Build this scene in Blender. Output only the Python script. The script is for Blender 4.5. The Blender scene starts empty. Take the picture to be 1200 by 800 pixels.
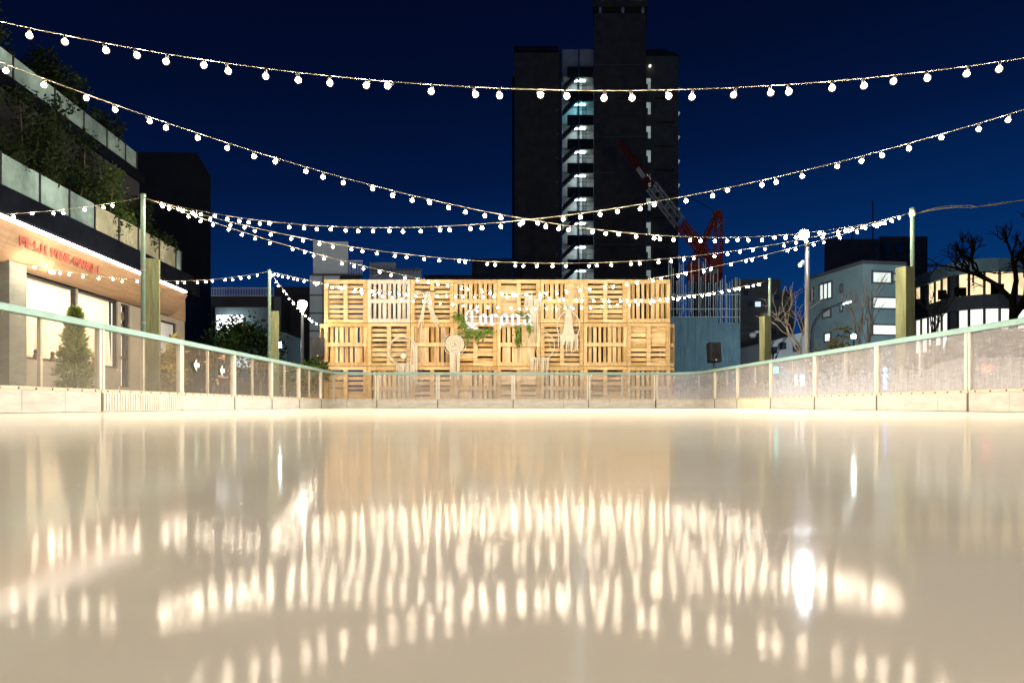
import bpy, bmesh, math, random
from mathutils import Vector, Matrix, Quaternion

RND = random.Random(11)
scene = bpy.context.scene
COL = scene.collection
FOC, CXP, HZ, CAMH = 848.0, 582.0, 475.0, 0.067      # survey of the photograph: focal length, vanishing point, horizon, camera height
GROUND = -0.05


def at(px, py, d):
    """World point surveyed from the photograph at distance d."""
    return Vector(((px - CXP) * d / FOC, d, CAMH + (HZ - py) * d / FOC))


# ------------------------------------------------------------------ mesh helper
class MB:
    def __init__(self):
        self.v, self.f, self.m = [], [], []

    def add(self, vs, fs, mi=0):
        o = len(self.v)
        self.v += [Vector(p) for p in vs]
        self.f += [tuple(i + o for i in f) for f in fs]
        self.m += [mi] * len(fs)

    def obox(self, c, ax, ay, az, mi=0):
        c, ax, ay, az = Vector(c), Vector(ax), Vector(ay), Vector(az)
        vs = [c + sx * ax + sy * ay + sz * az for sx in (-1, 1) for sy in (-1, 1) for sz in (-1, 1)]
        fs = [(0, 1, 3, 2), (4, 6, 7, 5), (0, 4, 5, 1), (2, 3, 7, 6), (0, 2, 6, 4), (1, 5, 7, 3)]
        self.add(vs, fs, mi)

    def box(self, x0, x1, y0, y1, z0, z1, mi=0):
        self.obox(((x0 + x1) / 2, (y0 + y1) / 2, (z0 + z1) / 2), ((x1 - x0) / 2, 0, 0), (0, (y1 - y0) / 2, 0), (0, 0, (z1 - z0) / 2), mi)

    def pbox(self, px0, px1, py0, py1, d, depth, mi=0):
        a, b = at(px0, py1, d), at(px1, py0, d)
        k = (a.x + b.x) / 2 / d * depth if depth > 1 else 0      # deep blocks run back away from the rink
        self.prism([(a.x, d, a.z), (b.x, d, a.z), (b.x, d, b.z), (a.x, d, b.z)], (k, depth, 0), mi)

    def bar(self, p0, p1, w, h, mi=0, up=(0, 0, 1)):
        p0, p1 = Vector(p0), Vector(p1)
        t = (p1 - p0)
        L = t.length
        t = t / L
        s = t.cross(Vector(up))
        if s.length < 1e-4:
            s = t.cross(Vector((1, 0, 0)))
        s.normalize()
        u = s.cross(t)
        self.obox((p0 + p1) / 2, t * L / 2, s * w / 2, u * h / 2, mi)

    def tube(self, pts, r, n=8, mi=0, cap=True):
        pts = [Vector(p) for p in pts]
        k = len(pts)
        rs = r if isinstance(r, (list, tuple)) else [r] * k
        o = len(self.v)
        ref = None
        for i, p in enumerate(pts):
            t = (pts[min(i + 1, k - 1)] - pts[max(i - 1, 0)])
            if t.length < 1e-9:
                t = Vector((0, 0, 1))
            t.normalize()
            if ref is None:
                ref = t.orthogonal().normalized()
            ref = (ref - t * ref.dot(t))
            if ref.length < 1e-6:
                ref = t.orthogonal()
            ref.normalize()
            b = t.cross(ref)
            for j in range(n):
                a = 2 * math.pi * j / n
                self.v.append(p + (ref * math.cos(a) + b * math.sin(a)) * rs[i])
        for i in range(k - 1):
            for j in range(n):
                j2 = (j + 1) % n
                self.f.append((o + i * n + j, o + i * n + j2, o + (i + 1) * n + j2, o + (i + 1) * n + j))
                self.m.append(mi)
        if cap:
            self.f.append(tuple(o + j for j in reversed(range(n))))
            self.f.append(tuple(o + (k - 1) * n + j for j in range(n)))
            self.m += [mi, mi]

    def lathe(self, c, prof, n=12, mi=0, axis=None):
        c = Vector(c)
        q = Quaternion() if axis is None else Vector((0, 0, 1)).rotation_difference(Vector(axis))
        o = len(self.v)
        for (r, z) in prof:
            for j in range(n):
                a = 2 * math.pi * j / n
                self.v.append(c + q @ Vector((r * math.cos(a), r * math.sin(a), z)))
        for i in range(len(prof) - 1):
            for j in range(n):
                j2 = (j + 1) % n
                self.f.append((o + i * n + j, o + i * n + j2, o + (i + 1) * n + j2, o + (i + 1) * n + j))
                self.m.append(mi)
        self.f.append(tuple(o + j for j in reversed(range(n))))
        self.f.append(tuple(o + (len(prof) - 1) * n + j for j in range(n)))
        self.m += [mi, mi]

    def prism(self, front, off, mi=0):
        """Polygon (3D points) extruded by the vector off."""
        front = [Vector(p) for p in front]
        off = Vector(off)
        n = len(front)
        o = len(self.v)
        self.v += front + [p + off for p in front]
        self.f.append(tuple(o + i for i in range(n)))
        self.f.append(tuple(o + n + i for i in reversed(range(n))))
        self.m += [mi, mi]
        for i in range(n):
            j = (i + 1) % n
            self.f.append((o + i, o + n + i, o + n + j, o + j))
            self.m.append(mi)

    def ico(self, c, r, sub=2, mi=0, sc=(1, 1, 1)):
        bm = bmesh.new()
        bmesh.ops.create_icosphere(bm, subdivisions=sub, radius=1)
        bm.verts.ensure_lookup_table()
        vs = [Vector(c) + Vector((v.co.x * r * sc[0], v.co.y * r * sc[1], v.co.z * r * sc[2])) for v in bm.verts]
        fs = [tuple(v.index for v in f.verts) for f in bm.faces]
        bm.free()
        self.add(vs, fs, mi)

    def leaf(self, c, s, rng, mi=0, asp=0.5, droop=None):
        c = Vector(c)
        d = Vector((rng.gauss(0, 1), rng.gauss(0, 1), rng.gauss(0, .7)))
        if droop is not None:
            d = d * .5 + Vector(droop)
        d.normalize()
        e = d.orthogonal().normalized()
        e = Quaternion(d, rng.random() * 6.28) @ e
        nrm = d.cross(e)
        s = s * (.6 + .8 * rng.random())
        self.add([c, c + d * s * .5 + e * s * asp * .5 + nrm * s * .06, c + d * s, c + d * s * .5 - e * s * asp * .5 + nrm * s * .06], [(0, 1, 2, 3)], mi)

    def build(self, name, mats, parent=None, origin=None, smooth=False):
        if origin is None:
            origin = Vector((0, 0, 0))
            p = parent
            while p is not None and p.parent is not None:
                p = p.parent
            if p is not None:
                origin = p.location.copy()
        origin = Vector(origin)
        me = bpy.data.meshes.new(name)
        me.from_pydata([tuple(v - origin) for v in self.v], [], self.f)
        for m in (mats if isinstance(mats, (list, tuple)) else [mats]):
            me.materials.append(m)
        me.polygons.foreach_set('material_index', self.m)
        if smooth:
            me.polygons.foreach_set('use_smooth', [True] * len(me.polygons))
        me.update()
        bm = bmesh.new()
        bm.from_mesh(me)
        bmesh.ops.recalc_face_normals(bm, faces=bm.faces)
        bm.to_mesh(me)
        bm.free()
        o = bpy.data.objects.new(name, me)
        COL.objects.link(o)
        if parent is not None:
            o.parent = parent
        else:
            o.location = origin
        return o


def tag(o, label=None, cat=None, group=None, kind=None):
    if label: o['label'] = label
    if cat: o['category'] = cat
    if group: o['group'] = group
    if kind: o['kind'] = kind
    return o


def thing(name, label, cat, loc=(0, 0, 0), group=None):
    o = bpy.data.objects.new(name, None)
    o.empty_display_size = .2
    COL.objects.link(o)
    o.location = loc
    return tag(o, label, cat, group)


def copy_tree(o, parent=None):
    c = o.copy()
    COL.objects.link(c)
    if parent is not None:
        c.parent = parent
    for ch in list(o.children):
        copy_tree(ch, c)
    return c


ORD = ['first', 'second', 'third', 'fourth', 'fifth', 'sixth', 'seventh', 'eighth', 'ninth', 'tenth', 'eleventh', 'twelfth', 'thirteenth',
       'fourteenth', 'fifteenth', 'sixteenth']


# ------------------------------------------------------------------ materials
def mat(name, col, rough=.6, var=.18, scale=6.0, bump=.0, metal=0.0, stretch=(1, 1, 1), emit=None, es=0.0, objvar=0.0, spec=.5, trans=None, island=0.0):
    m = bpy.data.materials.new(name)
    m.use_nodes = True
    nt = m.node_tree
    N, L = nt.nodes, nt.links
    b = N['Principled BSDF']
    tc = N.new('ShaderNodeTexCoord')
    mp = N.new('ShaderNodeMapping')
    mp.inputs['Scale'].default_value = stretch
    L.new(tc.outputs['Object'], mp.inputs['Vector'])
    nz = N.new('ShaderNodeTexNoise')
    nz.inputs['Scale'].default_value = scale
    nz.inputs['Detail'].default_value = 6
    nz.inputs['Roughness'].default_value = .62
    L.new(mp.outputs[0], nz.inputs['Vector'])
    rp = N.new('ShaderNodeValToRGB')
    c0 = [max(0, c * (1 - var * 1.6)) for c in col]
    c1 = [min(1, c * (1 + var * 1.3)) for c in col]
    rp.color_ramp.elements[0].position = .3
    rp.color_ramp.elements[1].position = .72
    rp.color_ramp.elements[0].color = (*c0, 1)
    rp.color_ramp.elements[1].color = (*c1, 1)
    L.new(nz.outputs['Fac'], rp.inputs['Fac'])
    out = rp.outputs['Color']
    if objvar:
        oi = N.new('ShaderNodeObjectInfo')
        mr = N.new('ShaderNodeMapRange')
        mr.inputs['To Min'].default_value = 1 - objvar
        mr.inputs['To Max'].default_value = 1 + objvar
        L.new(oi.outputs['Random'], mr.inputs['Value'])
        hs = N.new('ShaderNodeHueSaturation')
        L.new(mr.outputs[0], hs.inputs['Value'])
        L.new(out, hs.inputs['Color'])
        out = hs.outputs['Color']
    if island:
        gi = N.new('ShaderNodeNewGeometry')
        mi_ = N.new('ShaderNodeMapRange')
        mi_.inputs['To Min'].default_value = 1 - island
        mi_.inputs['To Max'].default_value = 1 + island * .6
        L.new(gi.outputs['Random Per Island'], mi_.inputs['Value'])
        h2 = N.new('ShaderNodeHueSaturation')
        L.new(mi_.outputs[0], h2.inputs['Value'])
        sa = N.new('ShaderNodeMath')                      # darker boards are also the redder ones
        sa.operation = 'MULTIPLY_ADD'
        sa.inputs[1].default_value = -.5
        sa.inputs[2].default_value = 1.5
        L.new(mi_.outputs[0], sa.inputs[0])
        L.new(sa.outputs[0], h2.inputs['Saturation'])
        L.new(out, h2.inputs['Color'])
        out = h2.outputs['Color']
    L.new(out, b.inputs['Base Color'])
    b.inputs['Roughness'].default_value = rough
    b.inputs['Metallic'].default_value = metal
    b.inputs['Specular IOR Level'].default_value = spec
    rr = N.new('ShaderNodeMapRange')
    rr.inputs['To Min'].default_value = max(.03, rough - .12)
    rr.inputs['To Max'].default_value = min(1, rough + .12)
    L.new(nz.outputs['Fac'], rr.inputs['Value'])
    L.new(rr.outputs[0], b.inputs['Roughness'])
    if bump:
        bp = N.new('ShaderNodeBump')
        bp.inputs['Strength'].default_value = bump
        bp.inputs['Distance'].default_value = .02
        L.new(nz.outputs['Fac'], bp.inputs['Height'])
        L.new(bp.outputs[0], b.inputs['Normal'])
    if emit:
        b.inputs['Emission Color'].default_value = (*emit, 1)
        b.inputs['Emission Strength'].default_value = es
    if trans:
        tr = N.new('ShaderNodeBsdfTranslucent')
        L.new(out, tr.inputs['Color'])
        mx = N.new('ShaderNodeMixShader')
        mx.inputs[0].default_value = trans
        L.new(b.outputs[0], mx.inputs[1])
        L.new(tr.outputs[0], mx.inputs[2])
        L.new(mx.outputs[0], N['Material Output'].inputs['Surface'])
    return m


def lamp_mat(name, col, strength, var=0.0, scale=2.0):
    m = bpy.data.materials.new(name)
    m.use_nodes = True
    N, L = m.node_tree.nodes, m.node_tree.links
    N.remove(N['Principled BSDF'])
    e = N.new('ShaderNodeEmission')
    e.inputs['Color'].default_value = (*col, 1)
    e.inputs['Strength'].default_value = strength
    if var:
        tc = N.new('ShaderNodeTexCoord')
        nz = N.new('ShaderNodeTexNoise')
        nz.inputs['Scale'].default_value = scale
        nz.inputs['Detail'].default_value = 5
        L.new(tc.outputs['Object'], nz.inputs['Vector'])
        mr = N.new('ShaderNodeMapRange')
        mr.inputs['From Min'].default_value = .3
        mr.inputs['From Max'].default_value = .7
        mr.inputs['To Min'].default_value = strength * (1 - var)
        mr.inputs['To Max'].default_value = strength * (1 + var)
        L.new(nz.outputs['Fac'], mr.inputs['Value'])
        L.new(mr.outputs[0], e.inputs['Strength'])
    L.new(e.outputs[0], N['Material Output'].inputs['Surface'])
    return m


def acrylic(name, haze_lo, haze_hi, tint, hz_col):
    """Clear sheet with a frosting of fine scratches and a hazier lower half."""
    m = bpy.data.materials.new(name)
    m.use_nodes = True
    N, L = m.node_tree.nodes, m.node_tree.links
    N.remove(N['Principled BSDF'])
    tc = N.new('ShaderNodeTexCoord')
    mp = N.new('ShaderNodeMapping')
    mp.inputs['Scale'].default_value = (3, 3, 14)
    L.new(tc.outputs['Object'], mp.inputs['Vector'])
    n1 = N.new('ShaderNodeTexNoise')
    n1.inputs['Scale'].default_value = 2.2
    n1.inputs['Detail'].default_value = 9
    n1.inputs['Roughness'].default_value = .75
    L.new(mp.outputs[0], n1.inputs['Vector'])
    mp2 = N.new('ShaderNodeMapping')
    mp2.inputs['Scale'].default_value = (16, 16, 2.2)
    L.new(tc.outputs['Object'], mp2.inputs['Vector'])
    n2 = N.new('ShaderNodeTexNoise')
    n2.inputs['Scale'].default_value = 2.0
    n2.inputs['Detail'].default_value = 8
    n2.inputs['Roughness'].default_value = .7
    L.new(mp2.outputs[0], n2.inputs['Vector'])
    ad = N.new('ShaderNodeMath')
    ad.operation = 'ADD'
    L.new(n1.outputs['Fac'], ad.inputs[0])
    L.new(n2.outputs['Fac'], ad.inputs[1])
    sx = N.new('ShaderNodeSeparateXYZ')
    L.new(tc.outputs['Object'], sx.inputs[0])
    low = N.new('ShaderNodeMapRange')          # the sheet turns hazier towards its lower edge
    low.inputs['From Min'].default_value = .62
    low.inputs['From Max'].default_value = .2
    low.inputs['To Min'].default_value = 0
    low.inputs['To Max'].default_value = .45
    L.new(sx.outputs['Z'], low.inputs['Value'])
    ad2 = N.new('ShaderNodeMath')
    ad2.operation = 'ADD'
    L.new(ad.outputs[0], ad2.inputs[0])
    L.new(low.outputs[0], ad2.inputs[1])
    mr = N.new('ShaderNodeMapRange')
    mr.inputs['From Min'].default_value = .72
    mr.inputs['From Max'].default_value = 1.45
    mr.inputs['To Min'].default_value = haze_lo
    mr.inputs['To Max'].default_value = haze_hi
    L.new(ad2.outputs[0], mr.inputs['Value'])
    tr = N.new('ShaderNodeBsdfTransparent')
    tr.inputs['Color'].default_value = (*tint, 1)
    df = N.new('ShaderNodeBsdfDiffuse')
    df.inputs['Color'].default_value = (*hz_col, 1)
    tl = N.new('ShaderNodeBsdfTranslucent')
    tl.inputs['Color'].default_value = (*hz_col, 1)
    m0 = N.new('ShaderNodeMixShader')
    m0.inputs[0].default_value = .45
    L.new(df.outputs[0], m0.inputs[1])
    L.new(tl.outputs[0], m0.inputs[2])
    m1 = N.new('ShaderNodeMixShader')
    L.new(mr.outputs[0], m1.inputs[0])
    L.new(tr.outputs[0], m1.inputs[1])
    L.new(m0.outputs[0], m1.inputs[2])
    gl = N.new('ShaderNodeBsdfGlossy')
    gl.inputs['Roughness'].default_value = .07
    fr = N.new('ShaderNodeFresnel')
    fr.inputs['IOR'].default_value = 1.38
    ge = N.new('ShaderNodeNewGeometry')        # reflect from the near face only: a thin sheet has no total reflection inside
    iv = N.new('ShaderNodeMath')
    iv.operation = 'SUBTRACT'
    iv.inputs[0].default_value = 1
    L.new(ge.outputs['Backfacing'], iv.inputs[1])
    mu = N.new('ShaderNodeMath')
    mu.operation = 'MULTIPLY'
    L.new(fr.outputs[0], mu.inputs[0])
    L.new(iv.outputs[0], mu.inputs[1])
    m2 = N.new('ShaderNodeMixShader')
    L.new(mu.outputs[0], m2.inputs[0])
    L.new(m1.outputs[0], m2.inputs[1])
    L.new(gl.outputs[0], m2.inputs[2])
    L.new(m2.outputs[0], N['Material Output'].inputs['Surface'])
    return m


WARM = (1.0, .80, .53)
M = {}
def bulb_glass(name, col, strength, sampling):
    m = bpy.data.materials.new(name)
    m.use_nodes = True
    N, L = m.node_tree.nodes, m.node_tree.links
    N.remove(N['Principled BSDF'])
    e = N.new('ShaderNodeEmission')
    e.inputs['Color'].default_value = (*col, 1)
    e.inputs['Strength'].default_value = strength
    t = N.new('ShaderNodeBsdfTransparent')
    a = N.new('ShaderNodeAddShader')
    L.new(e.outputs[0], a.inputs[0])
    L.new(t.outputs[0], a.inputs[1])
    L.new(a.outputs[0], N['Material Output'].inputs['Surface'])
    m.cycles.emission_sampling = sampling
    return m


M['bulb'] = bulb_glass('bulb glass with halo glow', (1.0, .70, .36), .50, 'NONE')  # outer shell's faint warm emission stands in for the halo round the bulb
M['core'] = bulb_glass('white hot bulb core', (1.0, .84, .62), 72, 'FRONT')
M['socket'] = mat('bulb socket', (.06, .055, .05), .5)
M['cable'] = mat('pale cable', (.10, .09, .065), .55)
M['wood_post'] = mat('weathered timber post', (.09, .10, .052), .8, .25, 3, .5, stretch=(6, 6, .7))
M['steel_green'] = mat('grey green steel', (.08, .12, .10), .45, .1, 8, metal=.2)
M['steel'] = mat('galvanised steel', (.19, .19, .19), .4, .1, 9, metal=.5)
M['white_steel'] = mat('white painted steel', (.75, .76, .76), .4, .06, 8)
M['teal'] = mat('teal plastic rail', (.17, .28, .275), .35, .1, 5, .05)
M['kick'] = mat('scuffed white kick plate', (.37, .365, .35), .42, .15, 3.0, .1, stretch=(1, 1, 5))
M['kick_grey'] = mat('ribbed grey kick plate', (.50, .49, .46), .5, .12, 3)
M['kick_tan'] = mat('tan kick plate', (.56, .48, .38), .5, .12, 3)
M['post_white'] = mat('cream panel post', (.42, .405, .37), .45, .08, 4)
M['strip'] = mat('cream bottom strip', (.38, .345, .28), .5, .1, 5)
M['gap'] = mat('dark joint rubber', (.10, .08, .06), .7)
M['acr_left'] = acrylic('clear acrylic, lightly scuffed', .015, .11, (.97, .95, .92), (.60, .58, .54))
M['acr_far'] = acrylic('clear acrylic, lightly frosted', .06, .28, (.97, .97, .97), (.66, .66, .66))
M['acr_right'] = acrylic('clear acrylic, heavily scratched', .10, .50, (.95, .94, .96), (.68, .675, .71))
M['pallet'] = mat('new pine pallet boards', (.60, .425, .215), .75, .22, 3.2, .35, stretch=(5, 5, .8), objvar=.14, island=.30)
M['pallet_dark'] = mat('older pine pallet boards', (.55, .36, .17), .8, .28, 3.2, .35, stretch=(5, 5, .8), objvar=.16, island=.36)
M['pallet_pale'] = mat('bleached pallet boards', (.54, .49, .43), .8, .15, 3.2, .35, stretch=(5, 5, .8), objvar=.08, island=.16)
M['cotton'] = mat('natural cotton cord', (.62, .58, .49), .9, .1, 30, .3)
M['sign_white'] = lamp_mat('lit white sign letters', (1.0, .95, .95), 1.25)
M['black_plastic'] = mat('black speaker plastic', (.022, .022, .024), .5, .2, 12)
M['grille'] = mat('speaker grille', (.035, .035, .037), .65, .3, 60, .4)
M['leaf'] = mat('green leaves', (.05, .085, .022), .5, .5, 5, spec=.12, trans=.25)
M['leaf_light'] = mat('bright green leaves', (.19, .30, .06), .5, .4, 7, trans=.25)
M['leaf_dark'] = mat('dark evergreen leaves', (.012, .020, .008), .5, .5, 5, spec=.12, trans=.2)
M['leaf_yellow'] = mat('yellowing leaves', (.20, .16, .03), .55, .4, 5, trans=.25)
M['fir'] = mat('conifer needles', (.17, .22, .05), .6, .45, 6, trans=.15)
M['bark'] = mat('bark', (.085, .065, .05), .85, .3, 9, .5)
M['bark_black'] = mat('dark bark', (.004, .0036, .003), .9, .3, 9, .5, spec=.05)
M['twig'] = mat('pale winter twigs', (.26, .24, .22), .8, .2, 8)
M['soil'] = mat('terracotta pot', (.24, .13, .08), .8)
M['concrete'] = mat('board marked concrete', (.125, .13, .115), .8, .14, 2.5, .2, stretch=(1, 1, 4))
M['conc_wall'] = mat('smooth concrete wall', (.20, .18, .15), .8, .12, 1.5, .15)
M['black_metal'] = mat('black metal', (.02, .021, .024), .5, .2, 6)
M['matt_black'] = mat('matt black paint', (.005, .005, .006), .9, .2, 6, spec=.02)
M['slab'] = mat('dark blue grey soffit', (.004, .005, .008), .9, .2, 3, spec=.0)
M['fascia'] = mat('oiled cedar fascia', (.21, .135, .08), .55, .18, 2.6, .15, stretch=(2, .5, 9))
M['red_letter'] = mat('rust red letters', (.21, .05, .035), .5, .15, 8)
M['led'] = lamp_mat('warm strip light', (1.0, .84, .68), 15)
M['down'] = lamp_mat('downlight lens', (1.0, .85, .6), 60)
M['curtain'] = mat('sheer cream curtain', (.82, .76, .64), .9, .06, 6, trans=.6)
M['shop_light'] = lamp_mat('lit shop interior', (1.0, .86, .66), 2.2, .12, .7)
M['paper_green'] = mat('pale green paper', (.45, .55, .36), .9, trans=.4)
M['paper_white'] = mat('white paper', (.78, .77, .74), .8, .05)
M['glass_dark'] = mat('dark window glass', (.03, .04, .05), .08, .2, 2, spec=.8)
M['glass_grey'] = mat('pale blind behind glass', (.42, .43, .46), .35, .1, 2)
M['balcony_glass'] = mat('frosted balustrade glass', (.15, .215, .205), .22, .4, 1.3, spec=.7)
M['balcony_warm'] = mat('frosted balustrade glass with warm light tint', (.23, .23, .165), .25, .3, 1.2, spec=.7)  # warm light from behind the panes is put into their base colour
M['paving'] = mat('plaza paving', (.16, .15, .14), .8, .2, 1.2, .2)
M['asphalt'] = mat('asphalt', (.05, .05, .052), .85, .2, 3, .3)
M['tower'] = mat('brown grey tile tower', (.13, .105, .07), .8, .2, .9)
M['tower_right'] = mat('grey green tile tower', (.15, .14, .10), .8, .2, .9)
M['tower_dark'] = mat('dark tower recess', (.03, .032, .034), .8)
M['landing'] = mat('pale landing wall', (.62, .64, .62), .7, .1, 2)
M['tube_lamp'] = lamp_mat('cool tube lamp', (.80, .97, 1.0), 15)
M['tube_lamp_blue'] = lamp_mat('cyan tube lamp', (.30, .82, 1.0), 20)
M['crane_red'] = mat('red crane paint', (.36, .05, .028), .5, .15, 2)
M['crane_shade'] = mat('red crane paint with shade tint', (.11, .022, .016), .5, .15, 2)  # same red as the rest; the boom tip's shade is put into the colour
M['crane_white'] = mat('white crane paint', (.38, .38, .37), .5, .1, 2)
M['hoarding'] = mat('blue grey site hoarding', (.032, .052, .062), .6, .2, 1.4, stretch=(4, 4, 1))
M['pipe'] = mat('scaffold pipe', (.22, .24, .24), .5, .1, 6, metal=.4)
M['far_dark'] = mat('dark unlit facade', (.08, .085, .09), .8, .2, .6)
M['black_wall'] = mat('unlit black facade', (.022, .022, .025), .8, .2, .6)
M['far_grey'] = mat('grey facade', (.22, .24, .25), .8, .12, .7)
M['far_teal'] = mat('blue grey facade', (.20, .28, .30), .8, .12, .7)
M['far_white'] = mat('pale panel facade', (.50, .53, .55), .7, .08, .8)
M['corr'] = mat('dark blue corrugated sheet', (.03, .05, .09), .4, .2, 3)
M['win_cool'] = lamp_mat('cool lit window', (.90, 1.0, .94), 1.0, .25, .8)
M['win_bluish'] = lamp_mat('bluish lit window', (.62, .85, 1.0), 1.0, .2, 1.0)
M['win_warm'] = lamp_mat('warm lit window', (1.0, .74, .42), 1.15, .45, .55)
M['win_white'] = lamp_mat('white lit window', (1.0, .97, .88), 1.15, .25, .6)
M['win_dim'] = lamp_mat('dim lit window', (.72, .85, .82), .28, .3, 1.0)
M['flood'] = lamp_mat('floodlight lens', (.86, .93, 1.0), 800)
M['globe'] = lamp_mat('globe lamp glass', (1.0, .95, .86), 14)
M['flood_small'] = lamp_mat('small floodlight lens', (.72, .92, 1.0), 60)
M['street_lens'] = lamp_mat('street lamp lens', (.85, 1.0, .96), 40)
M['shop_sign'] = lamp_mat('white lit panel', (.94, .97, 1.0), 3.0)
M['blue_sign'] = lamp_mat('blue lit roundel', (.12, .35, 1.0), 3.2)
M['teal_sign'] = lamp_mat('teal signal lens', (.05, .9, .85), 6)
M['tail'] = lamp_mat('red tail lamp', (1.0, .06, .03), 6)
M['head'] = lamp_mat('warm head lamp', (1.0, .75, .45), 9)
M['arrow'] = mat('mint arrow sticker', (.45, .75, .64), .5, .05)
M['car'] = mat('silver car paint', (.35, .36, .38), .3, .05, metal=.4)
M['tyre'] = mat('rubber tyre', (.02, .02, .02), .8)
M['skin'] = mat('skin', (.48, .29, .2), .6, .05)
M['hair'] = mat('brown hair', (.10, .045, .025), .7)
M['jacket'] = mat('dark winter jacket', (.03, .034, .045), .8, .2, 9)
M['trousers'] = mat('dark trousers', (.025, .025, .03), .8, .2, 9)
M['granite'] = mat('brick paving', (.2, .15, .12), .8)


def ice_material():
    m = bpy.data.materials.new('resurfaced rink ice')
    m.use_nodes = True
    N, L = m.node_tree.nodes, m.node_tree.links
    b = N['Principled BSDF']
    tc = N.new('ShaderNodeTexCoord')
    mp = N.new('ShaderNodeMapping')
    mp.inputs['Scale'].default_value = (.35, 1.0, 1)
    L.new(tc.outputs['Object'], mp.inputs['Vector'])
    n1 = N.new('ShaderNodeTexNoise')
    n1.inputs['Scale'].default_value = 1.1
    n1.inputs['Detail'].default_value = 7
    n1.inputs['Roughness'].default_value = .6
    L.new(mp.outputs[0], n1.inputs['Vector'])
    n2 = N.new('ShaderNodeTexNoise')
    n2.inputs['Scale'].default_value = 46
    n2.inputs['Detail'].default_value = 6
    n2.inputs['Roughness'].default_value = .7
    L.new(tc.outputs['Object'], n2.inputs['Vector'])
    rp = N.new('ShaderNodeValToRGB')
    rp.color_ramp.elements[0].position = .3
    rp.color_ramp.elements[1].position = .75
    rp.color_ramp.elements[0].color = (.80, .76, .66, 1)
    rp.color_ramp.elements[1].color = (.92, .89, .81, 1)
    L.new(n1.outputs['Fac'], rp.inputs['Fac'])
    N.remove(b)
    rr = N.new('ShaderNodeMapRange')
    rr.inputs['From Min'].default_value = .3
    rr.inputs['From Max'].default_value = .72
    rr.inputs['To Min'].default_value = ICE_R0
    rr.inputs['To Max'].default_value = ICE_R1
    L.new(n1.outputs['Fac'], rr.inputs['Value'])
    bp = N.new('ShaderNodeBump')
    bp.inputs['Strength'].default_value = .005
    bp.inputs['Distance'].default_value = .002
    L.new(n2.outputs['Fac'], bp.inputs['Height'])
    df = N.new('ShaderNodeBsdfDiffuse')
    L.new(rp.outputs[0], df.inputs['Color'])
    gl = N.new('ShaderNodeBsdfGlossy')
    gl.distribution = 'BECKMANN'
    L.new(rr.outputs[0], gl.inputs['Roughness'])
    L.new(bp.outputs[0], gl.inputs['Normal'])
    g2 = N.new('ShaderNodeBsdfGlossy')
    g2.distribution = 'BECKMANN'
    g2.inputs['Roughness'].default_value = .18
    L.new(bp.outputs[0], g2.inputs['Normal'])
    gm = N.new('ShaderNodeMixShader')
    gm.inputs[0].default_value = .24
    L.new(gl.outputs[0], gm.inputs[1])
    L.new(g2.outputs[0], gm.inputs[2])
    fr = N.new('ShaderNodeFresnel')
    fr.inputs['IOR'].default_value = 1.31
    # brushed, slightly snowy ice: dull from above, a mirror only at a glance
    wt = N.new('ShaderNodeMath')
    wt.operation = 'MULTIPLY'
    wt.inputs[1].default_value = .72
    L.new(fr.outputs[0], wt.inputs[0])
    # skate scratches: thin pale lines in two directions
    sc_out = None
    for ang, sx_, sy_ in ((.5, 1.6, 120), (-.9, 2.1, 150), (1.35, 1.3, 110)):
        mps = N.new('ShaderNodeMapping')
        mps.inputs['Rotation'].default_value = (0, 0, ang)
        mps.inputs['Scale'].default_value = (sx_, sy_, 1)
        L.new(tc.outputs['Object'], mps.inputs['Vector'])
        ns = N.new('ShaderNodeTexNoise')
        ns.inputs['Scale'].default_value = .8
        ns.inputs['Detail'].default_value = 2
        ns.inputs['Distortion'].default_value = .15
        L.new(mps.outputs[0], ns.inputs['Vector'])
        th = N.new('ShaderNodeMapRange')
        th.inputs['From Min'].default_value = .62
        th.inputs['From Max'].default_value = .73
        L.new(ns.outputs['Fac'], th.inputs['Value'])
        if sc_out is None:
            sc_out = th.outputs[0]
        else:
            mxm = N.new('ShaderNodeMath')
            mxm.operation = 'MAXIMUM'
            L.new(sc_out, mxm.inputs[0])
            L.new(th.outputs[0], mxm.inputs[1])
            sc_out = mxm.outputs[0]
    gsc = N.new('ShaderNodeMath')
    gsc.operation = 'MULTIPLY_ADD'
    gsc.inputs[1].default_value = .45
    gsc.inputs[2].default_value = .06
    L.new(sc_out, gsc.inputs[0])
    L.new(gsc.outputs[0], gm.inputs[0])
    wm = N.new('ShaderNodeMixRGB')
    wm.inputs['Color2'].default_value = (.95, .93, .88, 1)
    scw = N.new('ShaderNodeMath')
    scw.operation = 'MULTIPLY'
    scw.inputs[1].default_value = .6
    L.new(sc_out, scw.inputs[0])
    L.new(scw.outputs[0], wm.inputs['Fac'])
    L.new(rp.outputs[0], wm.inputs['Color1'])
    L.new(wm.outputs[0], df.inputs['Color'])
    mx = N.new('ShaderNodeMixShader')
    L.new(wt.outputs[0], mx.inputs[0])
    L.new(df.outputs[0], mx.inputs[1])
    L.new(gm.outputs[0], mx.inputs[2])
    L.new(mx.outputs[0], N['Material Output'].inputs['Surface'])
    return m


ICE_R0, ICE_R1 = .085, .12
M['ice'] = ice_material()

# ------------------------------------------------------------------ the rink outline
XL, XR, YF, RC = -4.2, 5.24, 19.2, 1.0


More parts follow.
